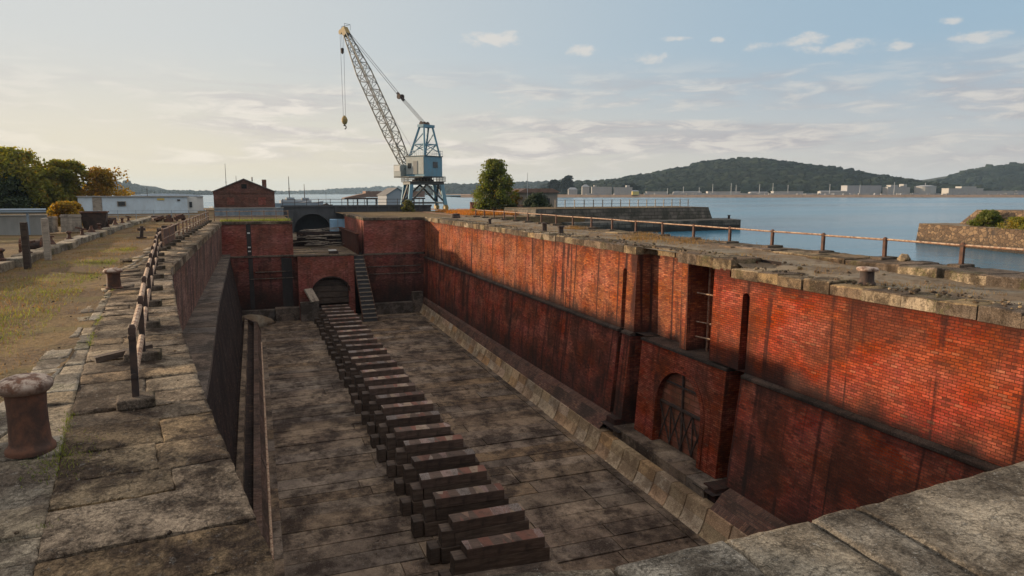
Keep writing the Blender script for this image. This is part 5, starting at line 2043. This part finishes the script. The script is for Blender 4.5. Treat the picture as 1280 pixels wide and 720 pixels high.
SRZ = -SB


def sil(pts, u):
    if u <= pts[0][0]:
        return pts[0][1]
    for (a, za), (b, zb) in zip(pts[:-1], pts[1:]):
        if a <= u <= b:
            t = (u - a) / (b - a)
            return lerp(za, zb, t * t * (3 - 2 * t) * .5 + t * .5)
    return pts[-1][1]


def hill(name, pts, d, front, blob, nb, mat, label=None, seed=1, back=400, zlow=0.0):
    r = random.Random(seed)
    u0, u1 = pts[0][0], pts[-1][0]
    us = frange(u0, u1, max(8, (u1 - u0) / 60))
    prof = [(-1, 0), (-.75, .22), (-.45, .62), (-.2, .9), (0, 1), (.5, .8), (1, 0)]
    m = MB()
    secs = []
    for u in us:
        h = max(.5, sil(pts, u) - zlow - blob * .7)
        secs.append([sh(u, d + k * (front if k < 0 else back), -2 + (zlow + 2) * 0 + (h + 2) * v + 0) for k, v in prof])
    m.loft(secs)
    structure(m.build(name, M['hill'], smooth=True))
    m = MB()
    for k in range(nb):
        u = r.uniform(u0, u1)
        a = r.random() ** .8
        kk = -1 + 1.06 * a
        v = np.interp(kk, [p[0] for p in prof], [p[1] for p in prof])
        h = max(.5, sil(pts, u) - zlow - blob * .7)
        z = -2 + (h + 2) * v
        s = blob * r.uniform(.55, 1.25)
        if z < 1 or h < blob:
            s *= .6
        m.ico(sh(u, d + kk * (front if kk < 0 else back), z + s * .15), s, .28, r.uniform(.7, 1.0), r)
    o = m.build(name.replace('hill', 'forest').replace('hills', 'forest'), mat, uv=False)
    o['kind'] = 'stuff'
    tag(o, label)


hill('harbour_hill', [(0, 4.4), (104, 24), (208, 28), (278, 41), (364, 56), (415, 69), (502, 76.4), (588, 68), (658, 56), (729, 41), (774, 20), (810, 4.4)], 1500, 480, 10.5, 5200, M['forest'], seed=3)
hill('rear_hill', [(640, 30), (741, 41), (833, 48.6), (948, 53), (1064, 51), (1123, 35), (1160, 14), (1184, 5)], 2000, 350, 11, 1600, M['forest'], seed=4)
hill('headland_hill', [(960, 2), (990, 8), (1024, 23), (1062, 38), (1120, 57), (1197, 71), (1294, 78), (1489, 88), (1687, 75), (1900, 50)], 1700, 420, 11, 3600, M['forest'], seed=5)
hill('middle_hill', [(-470, 4), (-319, 24), (-232, 36), (-116, 34), (29, 40), (174, 48), (290, 28), (406, 8)], 2500, 400, 13, 1700, M['forest'], seed=6)
hill('distant_hill', [(-2400, 8), (-1619, 22), (-1305, 26), (-1096, 32), (-783, 47), (-522, 36), (-313, 14)], 4500, 700, 18, 1300, M['forest'], seed=7)
hill('left_hill', [(-2100, 40), (-1900, 55), (-1682, 34), (-1565, 36), (-1448, 44), (-1396, 47), (-1348, 24), (-1276, 18), (-1102, 15), (-987, 8)], 2500, 400, 13, 1900, M['forest'], seed=8)

# low shore land and its stone bank
m = MB()
m.add([sh(-60, 815, 1.2), sh(1400, 815, 1.2), sh(1900, 1600, 1.5), sh(-200, 1600, 1.5)], [(0, 1, 2, 3)])
structure(m.build('far_shore_ground', M['far_bank']))
sb = thing('sea_wall', 'long low brown stone sea wall along the far shore', 'sea wall', sh(600, 812, 0))
m = MB()
o = Vector(sh(600, 812, 0))
for a in range(-60, 1400, 20):
    z = 1.4 + U(-.25, .25)
    vs = [Vector(sh(a, 803 + U(-1, 1), -2)), Vector(sh(a + 20, 803 + U(-1, 1), -2)), Vector(sh(a + 20, 809, z)), Vector(sh(a, 809, z)), Vector(sh(a + 20, 815, z)), Vector(sh(a, 815, z))]
    m.add([v - o for v in vs], [(0, 1, 2, 3), (3, 2, 4, 5)])
m.build('stone_bank', M['far_bank'], sb)


def far_block(name, label, u, d, w, dep, h, mat, roofm, rh=0.0, win=0, cat='building', steps=()):
    t = thing(name, label, cat, sh(u, d, 1.2), SRZ)
    m = MB()
    m.box(-w / 2, w / 2, 0, dep, 0, h)
    m.build('wall', mat, t)
    m = MB()
    if rh:
        m.loft([[(-w / 2 - .5, -.5, h), (-w / 2 + rh, dep / 2, h + rh), (-w / 2 - .5, dep + .5, h)], [(w / 2 + .5, -.5, h), (w / 2 - rh, dep / 2, h + rh), (w / 2 + .5, dep + .5, h)]], cap=True)
    else:
        m.box(-w / 2 - .3, w / 2 + .3, -.3, dep + .3, h, h + .5)
    r = m.build('roof', roofm, t)
    for (dx, sw, s_h) in steps:
        m = MB()
        m.box(dx - sw / 2, dx + sw / 2, 1, dep - 1, h + .5, h + .5 + s_h)
        m.build('roof_block', mat, r)
    if win:
        m = MB()
        n = max(2, int(w / 3.2))
        for fl in range(win):
            z = 1.0 + fl * 3.1
            for k in range(n):
                x = -w / 2 + (k + .5) * w / n
                m.box(x - .6, x + .6, -.15, -.02, z, z + 1.5)
        m.build('window', M['far_grey'], t)
    return t


far_block('far_house', 'small pale gabled house at the left end of the far shore terrace', 75, 850, 11, 9, 6.5, M['far_wall'], M['far_grey'], 2.5, 2)
far_block('far_terrace', 'long pale two-storey terrace block on the far shore below the hill', 112, 860, 25, 10, 9.5, M['far_wall'], M['far_wall'], 0, 3, steps=((-8, 3, 2),))
far_block('far_terrace', 'shorter pale terrace block right of the long one on the far shore', 138, 855, 22, 10, 8.8, M['far_wall'], M['far_wall'], 0, 3, steps=((6, 4, 2.5),))
far_block('far_villa', 'tall pale villa beside the round trees on the far shore', 93, 870, 9, 8, 10, M['far_wall'], M['far_grey'], 3, 3)
far_block('yellow_hut', 'small yellow hut at the edge of the far shore sea wall', 144.5, 806, 7.5, 5, 4.2, M['far_yellow'], M['far_grey'], 1.2)
lowb = [(176, 26, 3.6, 'white marquee roofs'), (215, 34, 3.2, 'low pale shed'), (262, 40, 3.8, 'low white warehouse'), (300, 22, 3.0, 'small pale shed'), (338, 36, 4.0, 'long low white shed'), (398, 34, 4.2, 'broad low pale shed')]
for i, (u, w, h, lb) in enumerate(lowb):
    far_block('low_shed', f'{lb} on the far shore, {ORD[i + 1] if i else "first"} low roof right of the yellow hut', u, 835 + (i % 3) * 8, w, 9, h, M['far_wall'], M['far_grey'] if i % 2 else M['far_wall'], .8 if i % 2 else 0)
far_block('grey_factory', 'wide grey factory block at the right end of the dark hill', 434, 850, 42, 16, 11, M['far_grey'], M['far_grey'], 0, 3)


def tank(label, u, w, h):
    t = thing('storage_hall', label, 'building', sh(u, 835, 1.2), SRZ)
    m = MB()
    m.lathe([(w / 2, 0), (w / 2, h)], n=24)
    m.build('wall', M['far_wall'], t)
    m = MB()
    m.lathe([(w / 2 + .4, h), (w / 2 + .4, h + .8), (w * .2, h + 2), (0, h + 2.1)], n=24)
    m.build('roof', M['far_grey'], t)
    m = MB()
    m.tube((0, 0, h), (0, 0, h + 5), .5, 6)
    m.build('vent', M['far_grey'], t)


far_block('office_block', 'pale stepped office block left of the round tank on the far shore', 470, 838, 27, 12, 9, M['far_wall'], M['far_grey'], 0, 2, steps=((-5, 9, 2.4), (8, 4, 3.5)))
tank('pale round storage tank below the gap between the hills', 500, 23, 9.5)
far_block('white_block', 'broad white stepped block on the far shore below the right headland', 553, 840, 42, 14, 7.5, M['far_wall'], M['far_wall'], 0, 2, steps=((4, 18, 2.2),))
far_block('low_shed', 'long low white shed right of the stepped white block on the far shore', 594, 842, 40, 10, 4.5, M['far_wall'], M['far_grey'], 0)
far_block('low_shed', 'long low grey shed at the far right of the shore', 640, 842, 46, 10, 4.5, M['far_grey'], M['far_grey'], 0)
# masts
for i, (u, h) in enumerate(((186, 8), (205, 10), (224, 9), (240, 13), (262, 14), (268, 12), (296, 13), (312, 14), (330, 12), (380, 13), (416, 12), (457, 15))):
    t = thing('mast', f'thin pale mast on the far shore, {ORD[i] if i else "leftmost"} of the row from the left' if i else 'thin pale mast on the far shore, leftmost of the row', 'mast', sh(u, 825, 1.2), SRZ, 'thin masts along the far shore')
    m = MB()
    m.tube((0, 0, 0), (0, 0, h), .42, 5, .22)
    m.build('pole', M['mast'], t)
    m = MB()
    m.bar((-1.0, 0, h - 1.2), (1.0, 0, h - 1.2), .25)
    m.build('crossarm', M['mast'], t)
# parked cars / small clutter on the shore road
rc = random.Random(5)
m = MB()
for k in range(150):
    u = rc.uniform(90, 720)
    m.rbox(sh(u, 818 + rc.uniform(0, 8), 1.2 + .8), (rc.uniform(2, 5), 2, rc.uniform(1.0, 2.6)), SRZ)
o = m.build('shore_clutter', M['far_grey'])
tag(o, None, None, None, 'stuff')
m = MB()
for k in range(120):
    u = rc.uniform(85, 720)
    m.rbox(sh(u, 819 + rc.uniform(0, 8), 1.2 + .8), (rc.uniform(2, 6), 2, rc.uniform(1.0, 2.4)), SRZ)
o = m.build('shore_tents', M['far_wall'])
tag(o, None, None, None, 'stuff')


# ------------------------------------------------------------------ boats and the covered pier across the basin
def vessel(label, loc, L, rz, mast, mat):
    t = thing('harbour_vessel', label, 'boat', loc, rz)
    m = MB()
    st = []
    for k, (x, b, h) in enumerate(((-L / 2, .10 * L, .09 * L), (-L * .3, .12 * L, .08 * L), (0, .125 * L, .08 * L), (L * .3, .09 * L, .095 * L), (L / 2, .004 * L, .125 * L))):
        st.append([(x, -b, h), (x * .98, -b * .8, 0), (x * .97, 0, -.02 * L), (x * .98, b * .8, 0), (x, b, h), (x, -b, h)])
    m.loft(st, cap=True)
    m.build('hull', mat, t)
    m = MB()
    m.box(-L * .22, L * .16, -.07 * L, .07 * L, .07 * L, .15 * L)
    m.box(-L * .08, L * .10, -.05 * L, .05 * L, .15 * L, .21 * L)
    m.build('deckhouse', mat, t)
    m = MB()
    m.tube((0, 0, .2 * L), (0, 0, mast), .012 * L, 6, .006 * L)
    m.bar((0, -.05 * L, mast * .6), (0, .05 * L, mast * .6), .008 * L)
    m.build('mast', M['iron'], t)
    return t


vessel('grey naval vessel with the taller mast moored beyond the arched bridge', (11.5, 255, -1.8), 15, .25, 10.5, M['far_grey'])
vessel('grey naval vessel with the shorter mast moored beyond the arched bridge', (17.5, 268, -1.8), 14, .2, 8.0, M['far_grey'])
vessel('white boat with a tall mast behind the pale blue building end', (-7.5, 215, -1.8), 10, .6, 13, M['white'])
vessel('white boat with a short mast next to the left side of the brick house', (-4.2, 190, -1.8), 8, .4, 9, M['white'])
vessel('dark small launch passing beyond the bridge', (24.5, 260, -1.8), 5, .3, 6.5, M['iron'])
t = thing('covered_pier', 'dark roofed landing pier on thin piles across the basin', 'pier', (32.5, 200, -1.8), .0)
m = MB()
m.box(-3, 14, -3, 3, 3.5, 5.2)
m.loft([[(-9, y, 3.3), (-3, y, 4.6), (-3, y, 3.4), (-9, y, 3.2)] for y in (-3, 3)], cap=True)
m.build('shelter', M['roof_rust'], t)
m = MB()
m.box(-9, 14, -3.4, 3.4, 2.9, 3.3)
m.build('deck', M['iron'], t)
for k in range(9):
    m = MB()
    m.tube((-8 + 2.7 * k, -2.5, -1), (-8 + 2.7 * k, -2.5, 3), .2, 6)
    m.build('pile', M['iron'], t)
gable_house('grey_shed', 'grey gabled shed just left of the crane legs', (32.2, 165, -1), -2.6, 2.6, 8, 3.4, 5.0, M['far_grey'], M['roof'], .1)


# ------------------------------------------------------------------ trees and shrubs
def leaf_mesh(name, centers, n_per, sig, size, mat, parent, seed, flat=1.0, aspect=.55):
    r = np.random.default_rng(seed)
    cs = np.repeat(np.array([c[:3] for c in centers]), n_per, axis=0)
    rs = np.repeat(np.array([c[3] for c in centers]), n_per)
    n = len(cs)
    d = r.normal(size=(n, 3))
    d /= np.linalg.norm(d, axis=1)[:, None]
    rad = rs * (r.random(n) ** .45) * sig
    p = cs + d * rad[:, None] * np.array([1, 1, flat])
    a = r.normal(size=(n, 3))
    a /= np.linalg.norm(a, axis=1)[:, None]
    b = np.cross(a, r.normal(size=(n, 3)))
    b /= np.linalg.norm(b, axis=1)[:, None]
    s = size * r.uniform(.6, 1.35, n)
    A = a * s[:, None]
    B = b * (s * aspect)[:, None]
    v = np.stack([p - A, p + B, p + A, p - B], 1).reshape(-1, 3)
    me = bpy.data.meshes.new(name)
    me.vertices.add(4 * n)
    me.vertices.foreach_set('co', v.astype(np.float32).ravel())
    me.loops.add(4 * n)
    me.loops.foreach_set('vertex_index', np.arange(4 * n, dtype=np.int32))
    me.polygons.add(n)
    me.polygons.foreach_set('loop_start', np.arange(0, 4 * n, 4, dtype=np.int32))
    me.update(calc_edges=True)
    me.materials.append(mat)
    o = bpy.data.objects.new(name, me)
    COL.objects.link(o)
    if parent:
        o.parent = parent
    return o


def tree(name, label, loc, h, rad, base, mat, seed, nclump=60, per=130, leaf=.16, shape='round', cat='tree', group=None, csize=.24):
    r = random.Random(seed)
    t = thing(name, label, cat, loc, r.uniform(0, 6), group)
    tr = MB()
    tw = h * .022 + .04
    lean = (r.uniform(-.03, .03) * h, r.uniform(-.03, .03) * h)
    tr.tube((0, 0, -.1), (lean[0] * .5, lean[1] * .5, h * .45), tw, 9, tw * .7)
    tr.tube((lean[0] * .5, lean[1] * .5, h * .45), (lean[0], lean[1], h * .9), tw * .7, 8, tw * .15)
    cl = []
    for k in range(nclump):
        f = (k + .5) / nclump
        z = base + (h - base) * f
        if shape == 'round':
            env = math.sin(math.pi * (.12 + .80 * f)) ** .75
        elif shape == 'spread':
            env = max(.18, (1 - f) ** .6) * min(1, (f + .3) / .45)
        elif shape == 'cone':
            env = max(.06, (1 - f) ** .8) * (1 if f > .1 else .7)
        elif shape == 'dome':
            env = math.cos(math.pi / 2 * f * .97) ** .6
        else:                                            # layered pine
            env = (.55 + .45 * math.sin(f * 3 * math.pi * 1.0)) * (1.05 - .6 * f)
        a = r.uniform(0, 2 * math.pi)
        q = r.random() ** .5
        rr = rad * env * q * r.uniform(.85, 1.08)
        cr = rad * csize * r.uniform(.7, 1.35)
        c = (math.cos(a) * rr + lean[0] * f, math.sin(a) * rr + lean[1] * f, min(z, h - cr * .6), cr)
        cl.append(c)
        if k % 2 == 0:
            s = max(.15 * h, z - rr * .6 - .15 * h)
            tr.tube((lean[0] * .4, lean[1] * .4, min(s, h * .8)), c[:3], tw * .32 * (1 - .5 * f), 5, tw * .08)
    tr.build('trunk', M['bark'], t)
    leaf_mesh('crown', cl, per, 1.25, leaf, mat, t, seed, .85)
    return t


tree('broad_tree', 'dense green broadleaf tree standing alone beside the far hut', (29.9, 86.5, .1), 6.9, 3.25, 1.25, M['leaf_green'], 21, 115, 95, .16, 'spread', csize=.19)
tree('dark_evergreen', 'dark evergreen mass at the left edge of the picture', (-40.5, 117, 0), 6.6, 6.0, .2, M['leaf_dark'], 22, 120, 150, .28, 'dome')
tree('dark_evergreen', 'low dark evergreen behind the concrete wall and guard rail', (-33.5, 117, 0), 5.0, 4.4, .1, M['leaf_dark'], 23, 90, 150, .25, 'dome')
tree('tall_tree', 'added leafy shade tree outside the left edge, nearest the camera', (-13.0, 15.0, 0), 5.2, 2.8, .3, M['leaf_olive'], 43, 80, 130, .17)  # unseen tree, added to cast shade over the left foreground
tree('tall_tree', 'tall olive green tree, highest of the left hand group', (-33.0, 120, 0), 9.0, 5.4, 1.0, M['leaf_olive'], 24, 120, 110, .27, csize=.2)
tree('tall_tree', 'narrow olive tree right of the highest left hand tree', (-26.6, 121, 0), 7.5, 3.5, .7, M['leaf_olive'], 25, 95, 110, .26, csize=.2)
tree('tall_tree', 'olive tree behind the dark evergreen at the left edge', (-40.5, 121, 0), 8.8, 5.2, .7, M['leaf_olive'], 26, 95, 110, .27, csize=.2)
tree('brown_bush', 'brownish bush between the evergreens and the crates', (-28.6, 118, 0), 4.4, 3.2, .1, M['leaf_olive'], 27, 80, 130, .24, 'dome', 'bush')
tree('pine_tree', 'flat-topped golden pine behind the left end of the pale blue building', (-21.6, 122, 0), 6.3, 4.4, 2.0, M['leaf_gold'], 28, 60, 110, .2, 'pine')
tree('golden_bush', 'golden backlit bush left of the pale blue building', (-15.9, 74, 0), 1.8, 1.5, .05, M['leaf_gold'], 29, 60, 110, .13, 'dome', 'bush')
tree('golden_bush', 'smaller golden bush behind the wooden crates', (-15.2, 68, 0), 1.9, 1.4, .05, M['leaf_gold'], 30, 45, 110, .12, 'dome', 'bush')
tree('round_bush', 'dark green bush in front of the far hut', (37.6, 90.5, .1), 2.5, 2.1, .05, M['leaf_dark'], 31, 60, 130, .12, 'dome', 'bush')
tree('golden_bush', 'orange shrub climbing the left side of the far hut', (36.2, 95.0, .1), 3.0, 1.2, .05, M['leaf_gold'], 32, 40, 120, .12, 'dome', 'bush')
tree('low_bush', 'low green bush at the foot of the broadleaf tree', (28.4, 87.5, .1), 1.4, 1.3, .05, M['leaf_green'], 33, 40, 100, .11, 'dome', 'bush')
tree('low_bush', 'dark low bush right of the broadleaf tree', (32.6, 89, .1), 1.5, 1.8, .05, M['leaf_dark'], 34, 45, 110, .11, 'dome', 'bush')
tree('yellow_bush', 'small yellow green bush left of the crane legs', (20.6, 98, .1), 1.6, 1.0, .05, M['leaf_weed'], 35, 30, 100, .11, 'dome', 'bush')
pz = at_p(6.6, 1.7, 0)
tree('pier_bush', 'round green bush on the ledge of the sunlit stone pier', (60 + pz[0], 35 + pz[1], -.02), 1.25, 1.25, .02, M['leaf_green'], 36, 40, 120, .08, 'dome', 'bush')
pz = at_p(10.0, 1.7, 0)
tree('pier_bush', 'low olive bush right of the round bush on the stone pier', (60 + pz[0], 35 + pz[1], -.02), .8, 1.3, .02, M['leaf_olive'], 37, 36, 110, .08, 'dome', 'bush')
pz = at_p(12.6, 1.7, 0)
tree('pier_bush', 'olive bush at the right edge of the picture on the stone pier', (60 + pz[0], 35 + pz[1], -.02), .9, 1.6, .02, M['leaf_olive'], 38, 36, 110, .08, 'dome', 'bush')
for i, (lab, u, d, h, rad) in enumerate((('round dark tree on the far shore, right of its pair', 73, 905, 24, 9.5), ('round dark tree on the far shore, left and smaller of its pair', 56, 915, 19, 8.5), ('low tree clump behind the far shore terrace', 150, 880, 13, 12))):
    tree('far_tree', lab, sh(u, d, 1.2), h, rad, 3, M['forest'], 50 + i, 90, 60, 1.1, 'round', group=None)


# ------------------------------------------------------------------ grass and weeds
def blades(name, pts, hmin, hmax, w, mat, seed, label=None):
    r = np.random.default_rng(seed)
    p = np.array(pts)
    n = len(p)
    a = r.uniform(0, 2 * math.pi, n)
    h = r.uniform(hmin, hmax, n)
    ln = r.normal(0, .45, (n, 2)) * h[:, None]
    d = np.stack([np.cos(a), np.sin(a), np.zeros(n)], 1) * (w * r.uniform(.6, 1.4, n))[:, None]
    tip = p + np.stack([ln[:, 0], ln[:, 1], h], 1)
    v = np.stack([p - d, p + d, tip], 1).reshape(-1, 3)
    me = bpy.data.meshes.new(name)
    me.vertices.add(3 * n)
    me.vertices.foreach_set('co', v.astype(np.float32).ravel())
    me.loops.add(3 * n)
    me.loops.foreach_set('vertex_index', np.arange(3 * n, dtype=np.int32))
    me.polygons.add(n)
    me.polygons.foreach_set('loop_start', np.arange(0, 3 * n, 3, dtype=np.int32))
    me.update(calc_edges=True)
    me.materials.append(mat)
    o = bpy.data.objects.new(name, me)
    COL.objects.link(o)
    o['kind'] = 'stuff'
    if label:
        o['label'] = label
    return o


rg_ = random.Random(77)
dry, grn = [], []
while len(dry) < 30000:
    y = 8.5 + 60 * rg_.random() ** 1.9
    x = rg_.uniform(-9.6, pave_left(y) + .15)
    g = math.sin(x * .8 + y * .33) + math.sin(y * .55 - x * 1.1) + .8 * math.sin(x * 2.1 - y * .9)
    if g < -.7 and rg_.random() < .85:
        continue
    e = (x - pave_left(y))
    if e > -.5 - .4 * math.sin(y * .8) and rg_.random() < .8:
        continue
    dry.append((x, y, zl(x, y) - .01))
    if len(grn) < 7000:
        gx = rg_.gauss(-5.6, .9)
        gy = rg_.choice([14.5, 16, 18, 22, 26, 31, 38]) + rg_.gauss(0, .8)
        if gx < pave_left(gy) - .5 and gx > -8.5:
            grn.append((gx, gy, zl(gx, gy) - .01))
blades('dry_grass', dry, .03, .11, .006, M['grass'], 1)
blades('green_grass', grn, .04, .14, .007, M['grass_green'], 2)
wd = []
for k in range(2600):                            # joints of the near paving and kerb foot
    y = rg_.uniform(5.6, 22)
    x = c0(y) + rg_.gauss(0, .035)
    if math.sin(y * 2.3) + math.sin(y * .9) > .35:
        wd.append((x, y, -.02))
for k in range(1800):
    cx, cy = rg_.choice([(-1.95, 7.8), (-2.0, 8.3), (-3.6, 6.4), (-3.3, 9.6), (-3.5, 11), (-2.9, 5.9)])
    wd.append((cx + rg_.gauss(0, .14), cy + rg_.gauss(0, .22), -.02))
blades('joint_weeds', wd, .015, .06, .004, M['grass_green'], 3)
wq = []
for k in range(9000):
    y = rg_.uniform(9, 60)
    x = 18.1 + abs(rg_.gauss(0, 1.3))
    if x < 21 and math.sin(x * 2.2 + y * .7) + math.sin(y * 1.4) > .1:
        wq.append((x, y, zq2(x, y) - .01))
blades('quay_weeds', wq, .04, .16, .008, M['grass'], 4)
wt = []
for cx, cy, n, s in ((21.2, 31, 600, .9), (20.6, 33.5, 700, .7), (22.2, 36, 500, .5), (21.8, 45, 500, .5)):
    for k in range(n):
        x, y = cx + rg_.gauss(0, s), cy + rg_.gauss(0, s)
        wt.append((x, y, .15))
blades('quay_tufts', wt, .08, .32, .012, M['grass'], 5)
wf = []
for k in range(12000):
    x, y = rg_.uniform(24, 36), rg_.uniform(78, 96)
    if math.sin(x * .9 + y * .5) + math.sin(y * .8) > -.6:
        wf.append((x, y, .1))
blades('far_quay_grass', wf, .2, .6, .035, M['grass_gold'], 6)
we = []
for k in range(2500):
    we.append((rg_.uniform(-3.3, 3.3), rg_.uniform(72.3, 75), -.02))
blades('end_wall_grass', we, .08, .3, .015, M['grass_green'], 7)

rb = MB()
rr_ = random.Random(9)
for k in range(700):
    y = 8 + 55 * rr_.random() ** 1.6
    x = 17.05 + abs(rr_.gauss(0, 1.0))
    if x > 21.5:
        continue
    zz = zq2(x, y) if (x > 18.1 or y > 21.5) else -.07
    if y > 21.5 and x < 18.5:
        zz = .2
    r0 = .02 + .07 * rr_.random() ** 2.5
    rb.ico((x, y, zz + r0 * .3), r0, .3, .7, rr_)
o = rb.build('quay_rubble', M['rcoping'], uv=False)
o['kind'] = 'stuff'
rb = MB()
for k in range(500):
    y = 5.5 + 50 * rr_.random() ** 1.8
    x = rr_.uniform(pave_left(y) - 1.5, pave_left(y) + .5) if rr_.random() < .6 else rr_.uniform(pave_left(y), edge_x(y) - .1)
    r0 = .006 + .028 * rr_.random() ** 3
    rb.ico((x, y, r0 * .3), r0, .3, .7, rr_)
o = rb.build('path_gravel', M['coping'], uv=False)
o['kind'] = 'stuff'
rb = MB()
for k in range(900):
    y = rr_.uniform(14, 70)
    x = rr_.uniform(.4, 15.0)
    r0 = .012 + .05 * rr_.random() ** 3
    rb.ico((x, y, ZF + r0 * .3), r0, .3, .6, rr_)
o = rb.build('floor_debris', M['floor'], uv=False)
o['kind'] = 'stuff'


# ------------------------------------------------------------------ air, sky, sun, camera
HZ = 1
if HAZE > 0:
    t = NT('haze_air')
    p = t.n('ShaderNodeVolumePrincipled', {'Color': (.58, .78, 1.0, 1), 'Density': HAZE, 'Anisotropy': .1})
    o = t.n('ShaderNodeOutputMaterial')
    t.t.links.new(p.outputs[0], o.inputs['Volume'])
    m = MB()
    m.box(-8000, 8000, -8000, 8000, -12, 125)
    h = m.build('haze', t.m, uv=False)
    h['kind'] = 'stuff'

SUN_AZ, SUN_EL = math.radians(SUN_AZ_DEG), math.radians(SUN_EL_DEG)
W = bpy.data.worlds.new('World')
scene.world = W
W.use_nodes = True
t = NT('sky', W)
sky = t.n('ShaderNodeTexSky', sky_type='NISHITA')
sky.sun_disc = False
sky.sun_elevation = SUN_EL
sky.sun_rotation = SUN_AZ % (2 * math.pi)
sky.altitude = 0
sky.air_density = 1.0
sky.dust_density = .7
sky.ozone_density = 1.0
d = t.co('Generated')
x, y, z = t.sep(d)
az = t.ma('MULTIPLY', t.ma('ARCTAN2', x, y), 180 / math.pi)
el = t.ma('MULTIPLY', t.ma('ARCSINE', z), 180 / math.pi)
sc_ = t.sep(sky.outputs[0])
thin = t.comb(*[t.ma('DIVIDE', sc_[i], t.ma('MULTIPLY_ADD', sc_[i], .17, 1.0)) for i in range(3)])     # thin high cloud evens out the glow round the sun
clear = t.hsv(thin, .5, SKY_SAT, 1.0)
# a thin even veil: paler and warmer towards the sun, bluer away from it, brightened overhead, out of view, to add soft top light
gaz = t.sm(t.ma('ABSOLUTE', t.ma('SUBTRACT', az, SUN_AZ_DEG)), 36, 104)
v_lo = t.mix(gaz, (3.65, 3.18, 2.42), (2.55, 2.42, 2.38))
v_hi = t.mix(gaz, (2.95, 2.98, 2.92), (1.46, 2.10, 2.68))
veil = t.mix(t.sm(el, 0.5, 12.0), v_lo, v_hi)
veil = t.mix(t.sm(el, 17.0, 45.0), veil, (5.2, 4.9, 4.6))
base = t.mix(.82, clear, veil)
flat = t.comb(az, el, 0)
# small fair-weather puffs: (azimuth, elevation, half width, half height) in degrees
puffs = [(18.9, 12.2, 3.4, .75), (31.2, 10.6, 2.1, .55), (43.2, 11.0, 2.0, .8), (46.2, 10.5, 2.6, .7), (39.7, 11.0, 1.7, .45), (52.2, 11.6, .9, .35), (53.6, 10.4, 2.2, .5), (26.2, 11.3, 1.4, .6),
         (36.6, 11.6, .7, .3), (33.6, 11.9, 1.6, .25), (49.0, 10.2, 1.2, .4)]
n1 = t.noise(t.map(flat, (.5, 1.0, 1)), .95, 9, .66, .25)
mask = None
for a, e, wx, wy in puffs:
    dx = t.ma('DIVIDE', t.ma('SUBTRACT', az, a), wx)
    dy = t.ma('DIVIDE', t.ma('SUBTRACT', el, e), wy)
    dd = t.ma('ADD', t.ma('MULTIPLY', dx, dx), t.ma('MULTIPLY', dy, dy))
    k = t.ma('SUBTRACT', 1.0, dd)
    mask = k if mask is None else t.ma('MAXIMUM', mask, k)
mask = t.ma('MAXIMUM', mask, -1.5)
pm = t.sm(t.ma('ADD', t.ma('MULTIPLY', mask, .24), n1), .545, .80, 0, .8)
# broad thin bands of stratus low over the horizon, thicker left of centre
n2 = t.noise(t.map(flat, (.042, .30, 1), (3.1, .4, 0)), 1.5, 7, .6, .5)
n3 = t.noise(t.map(flat, (.16, .8, 1), (9.1, 2.4, 0)), 1.4, 6, .62, .5)
band = t.ma('MULTIPLY', t.ma('MULTIPLY', t.sm(el, 1.0, 3.0), t.sm(el, 7.0, 11.0, 1, 0)), t.sm(az, -14.0, 8.0, .3, 1))
bm = t.ma('MULTIPLY', t.sm(t.ma('ADD', t.ma('MULTIPLY', n2, .75), t.ma('MULTIPLY', n3, .35)), .46, .66, 0, .9), band)
# cloud tints follow the sky's own brightness there
lit = t.mix(1.0, t.hsv(base, .5, .25, 1.18), (1.06, .98, .90), 'MULTIPLY')
sh_ = t.mix(1.0, t.hsv(base, .5, .40, .80), (1.03, .97, 1.0), 'MULTIPLY')
cc = t.mix(t.sm(n3, .42, .62), sh_, lit)
col = t.mix(bm, base, cc)
col = t.mix(pm, col, lit)
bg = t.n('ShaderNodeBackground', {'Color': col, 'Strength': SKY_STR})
o = t.n('ShaderNodeOutputWorld')
t.t.links.new(bg.outputs[0], o.inputs[0])

L = bpy.data.lights.new('sun', 'SUN')
L.energy = SUN_STR
L.angle = math.radians(SUN_ANG)
L.color = (1.0, .78, .53)
so = bpy.data.objects.new('sun', L)
COL.objects.link(so)
dv = Vector((math.sin(SUN_AZ) * math.cos(SUN_EL), math.cos(SUN_AZ) * math.cos(SUN_EL), math.sin(SUN_EL)))
so.rotation_euler = dv.to_track_quat('Z', 'Y').to_euler()
so.location = (-30, 30, 40)

cam = bpy.data.cameras.new('camera')
cam.sensor_width = 36
cam.lens = 853.3 / 1280 * 36
cam.clip_start = .1
cam.clip_end = 20000
co_ = bpy.data.objects.new('camera', cam)
COL.objects.link(co_)
co_.location = (0, 0, 2.7)
co_.rotation_euler = (math.radians(90 - 7.8733), 0, math.radians(-20.4958))
scene.camera = co_
scene.view_settings.view_transform = 'Standard'
scene.view_settings.look = 'None'
scene.view_settings.gamma = 1
scene.view_settings.exposure = EXPO
scene.view_settings.use_curve_mapping = False
c = scene.cycles
c.use_denoising = DENOISE
c.max_bounces = 7
c.diffuse_bounces = 4
c.glossy_bounces = 3
c.transmission_bounces = 3
c.transparent_max_bounces = 6
c.volume_bounces = 0
c.caustics_reflective = False
c.caustics_refractive = False
c.sample_clamp_indirect = 4
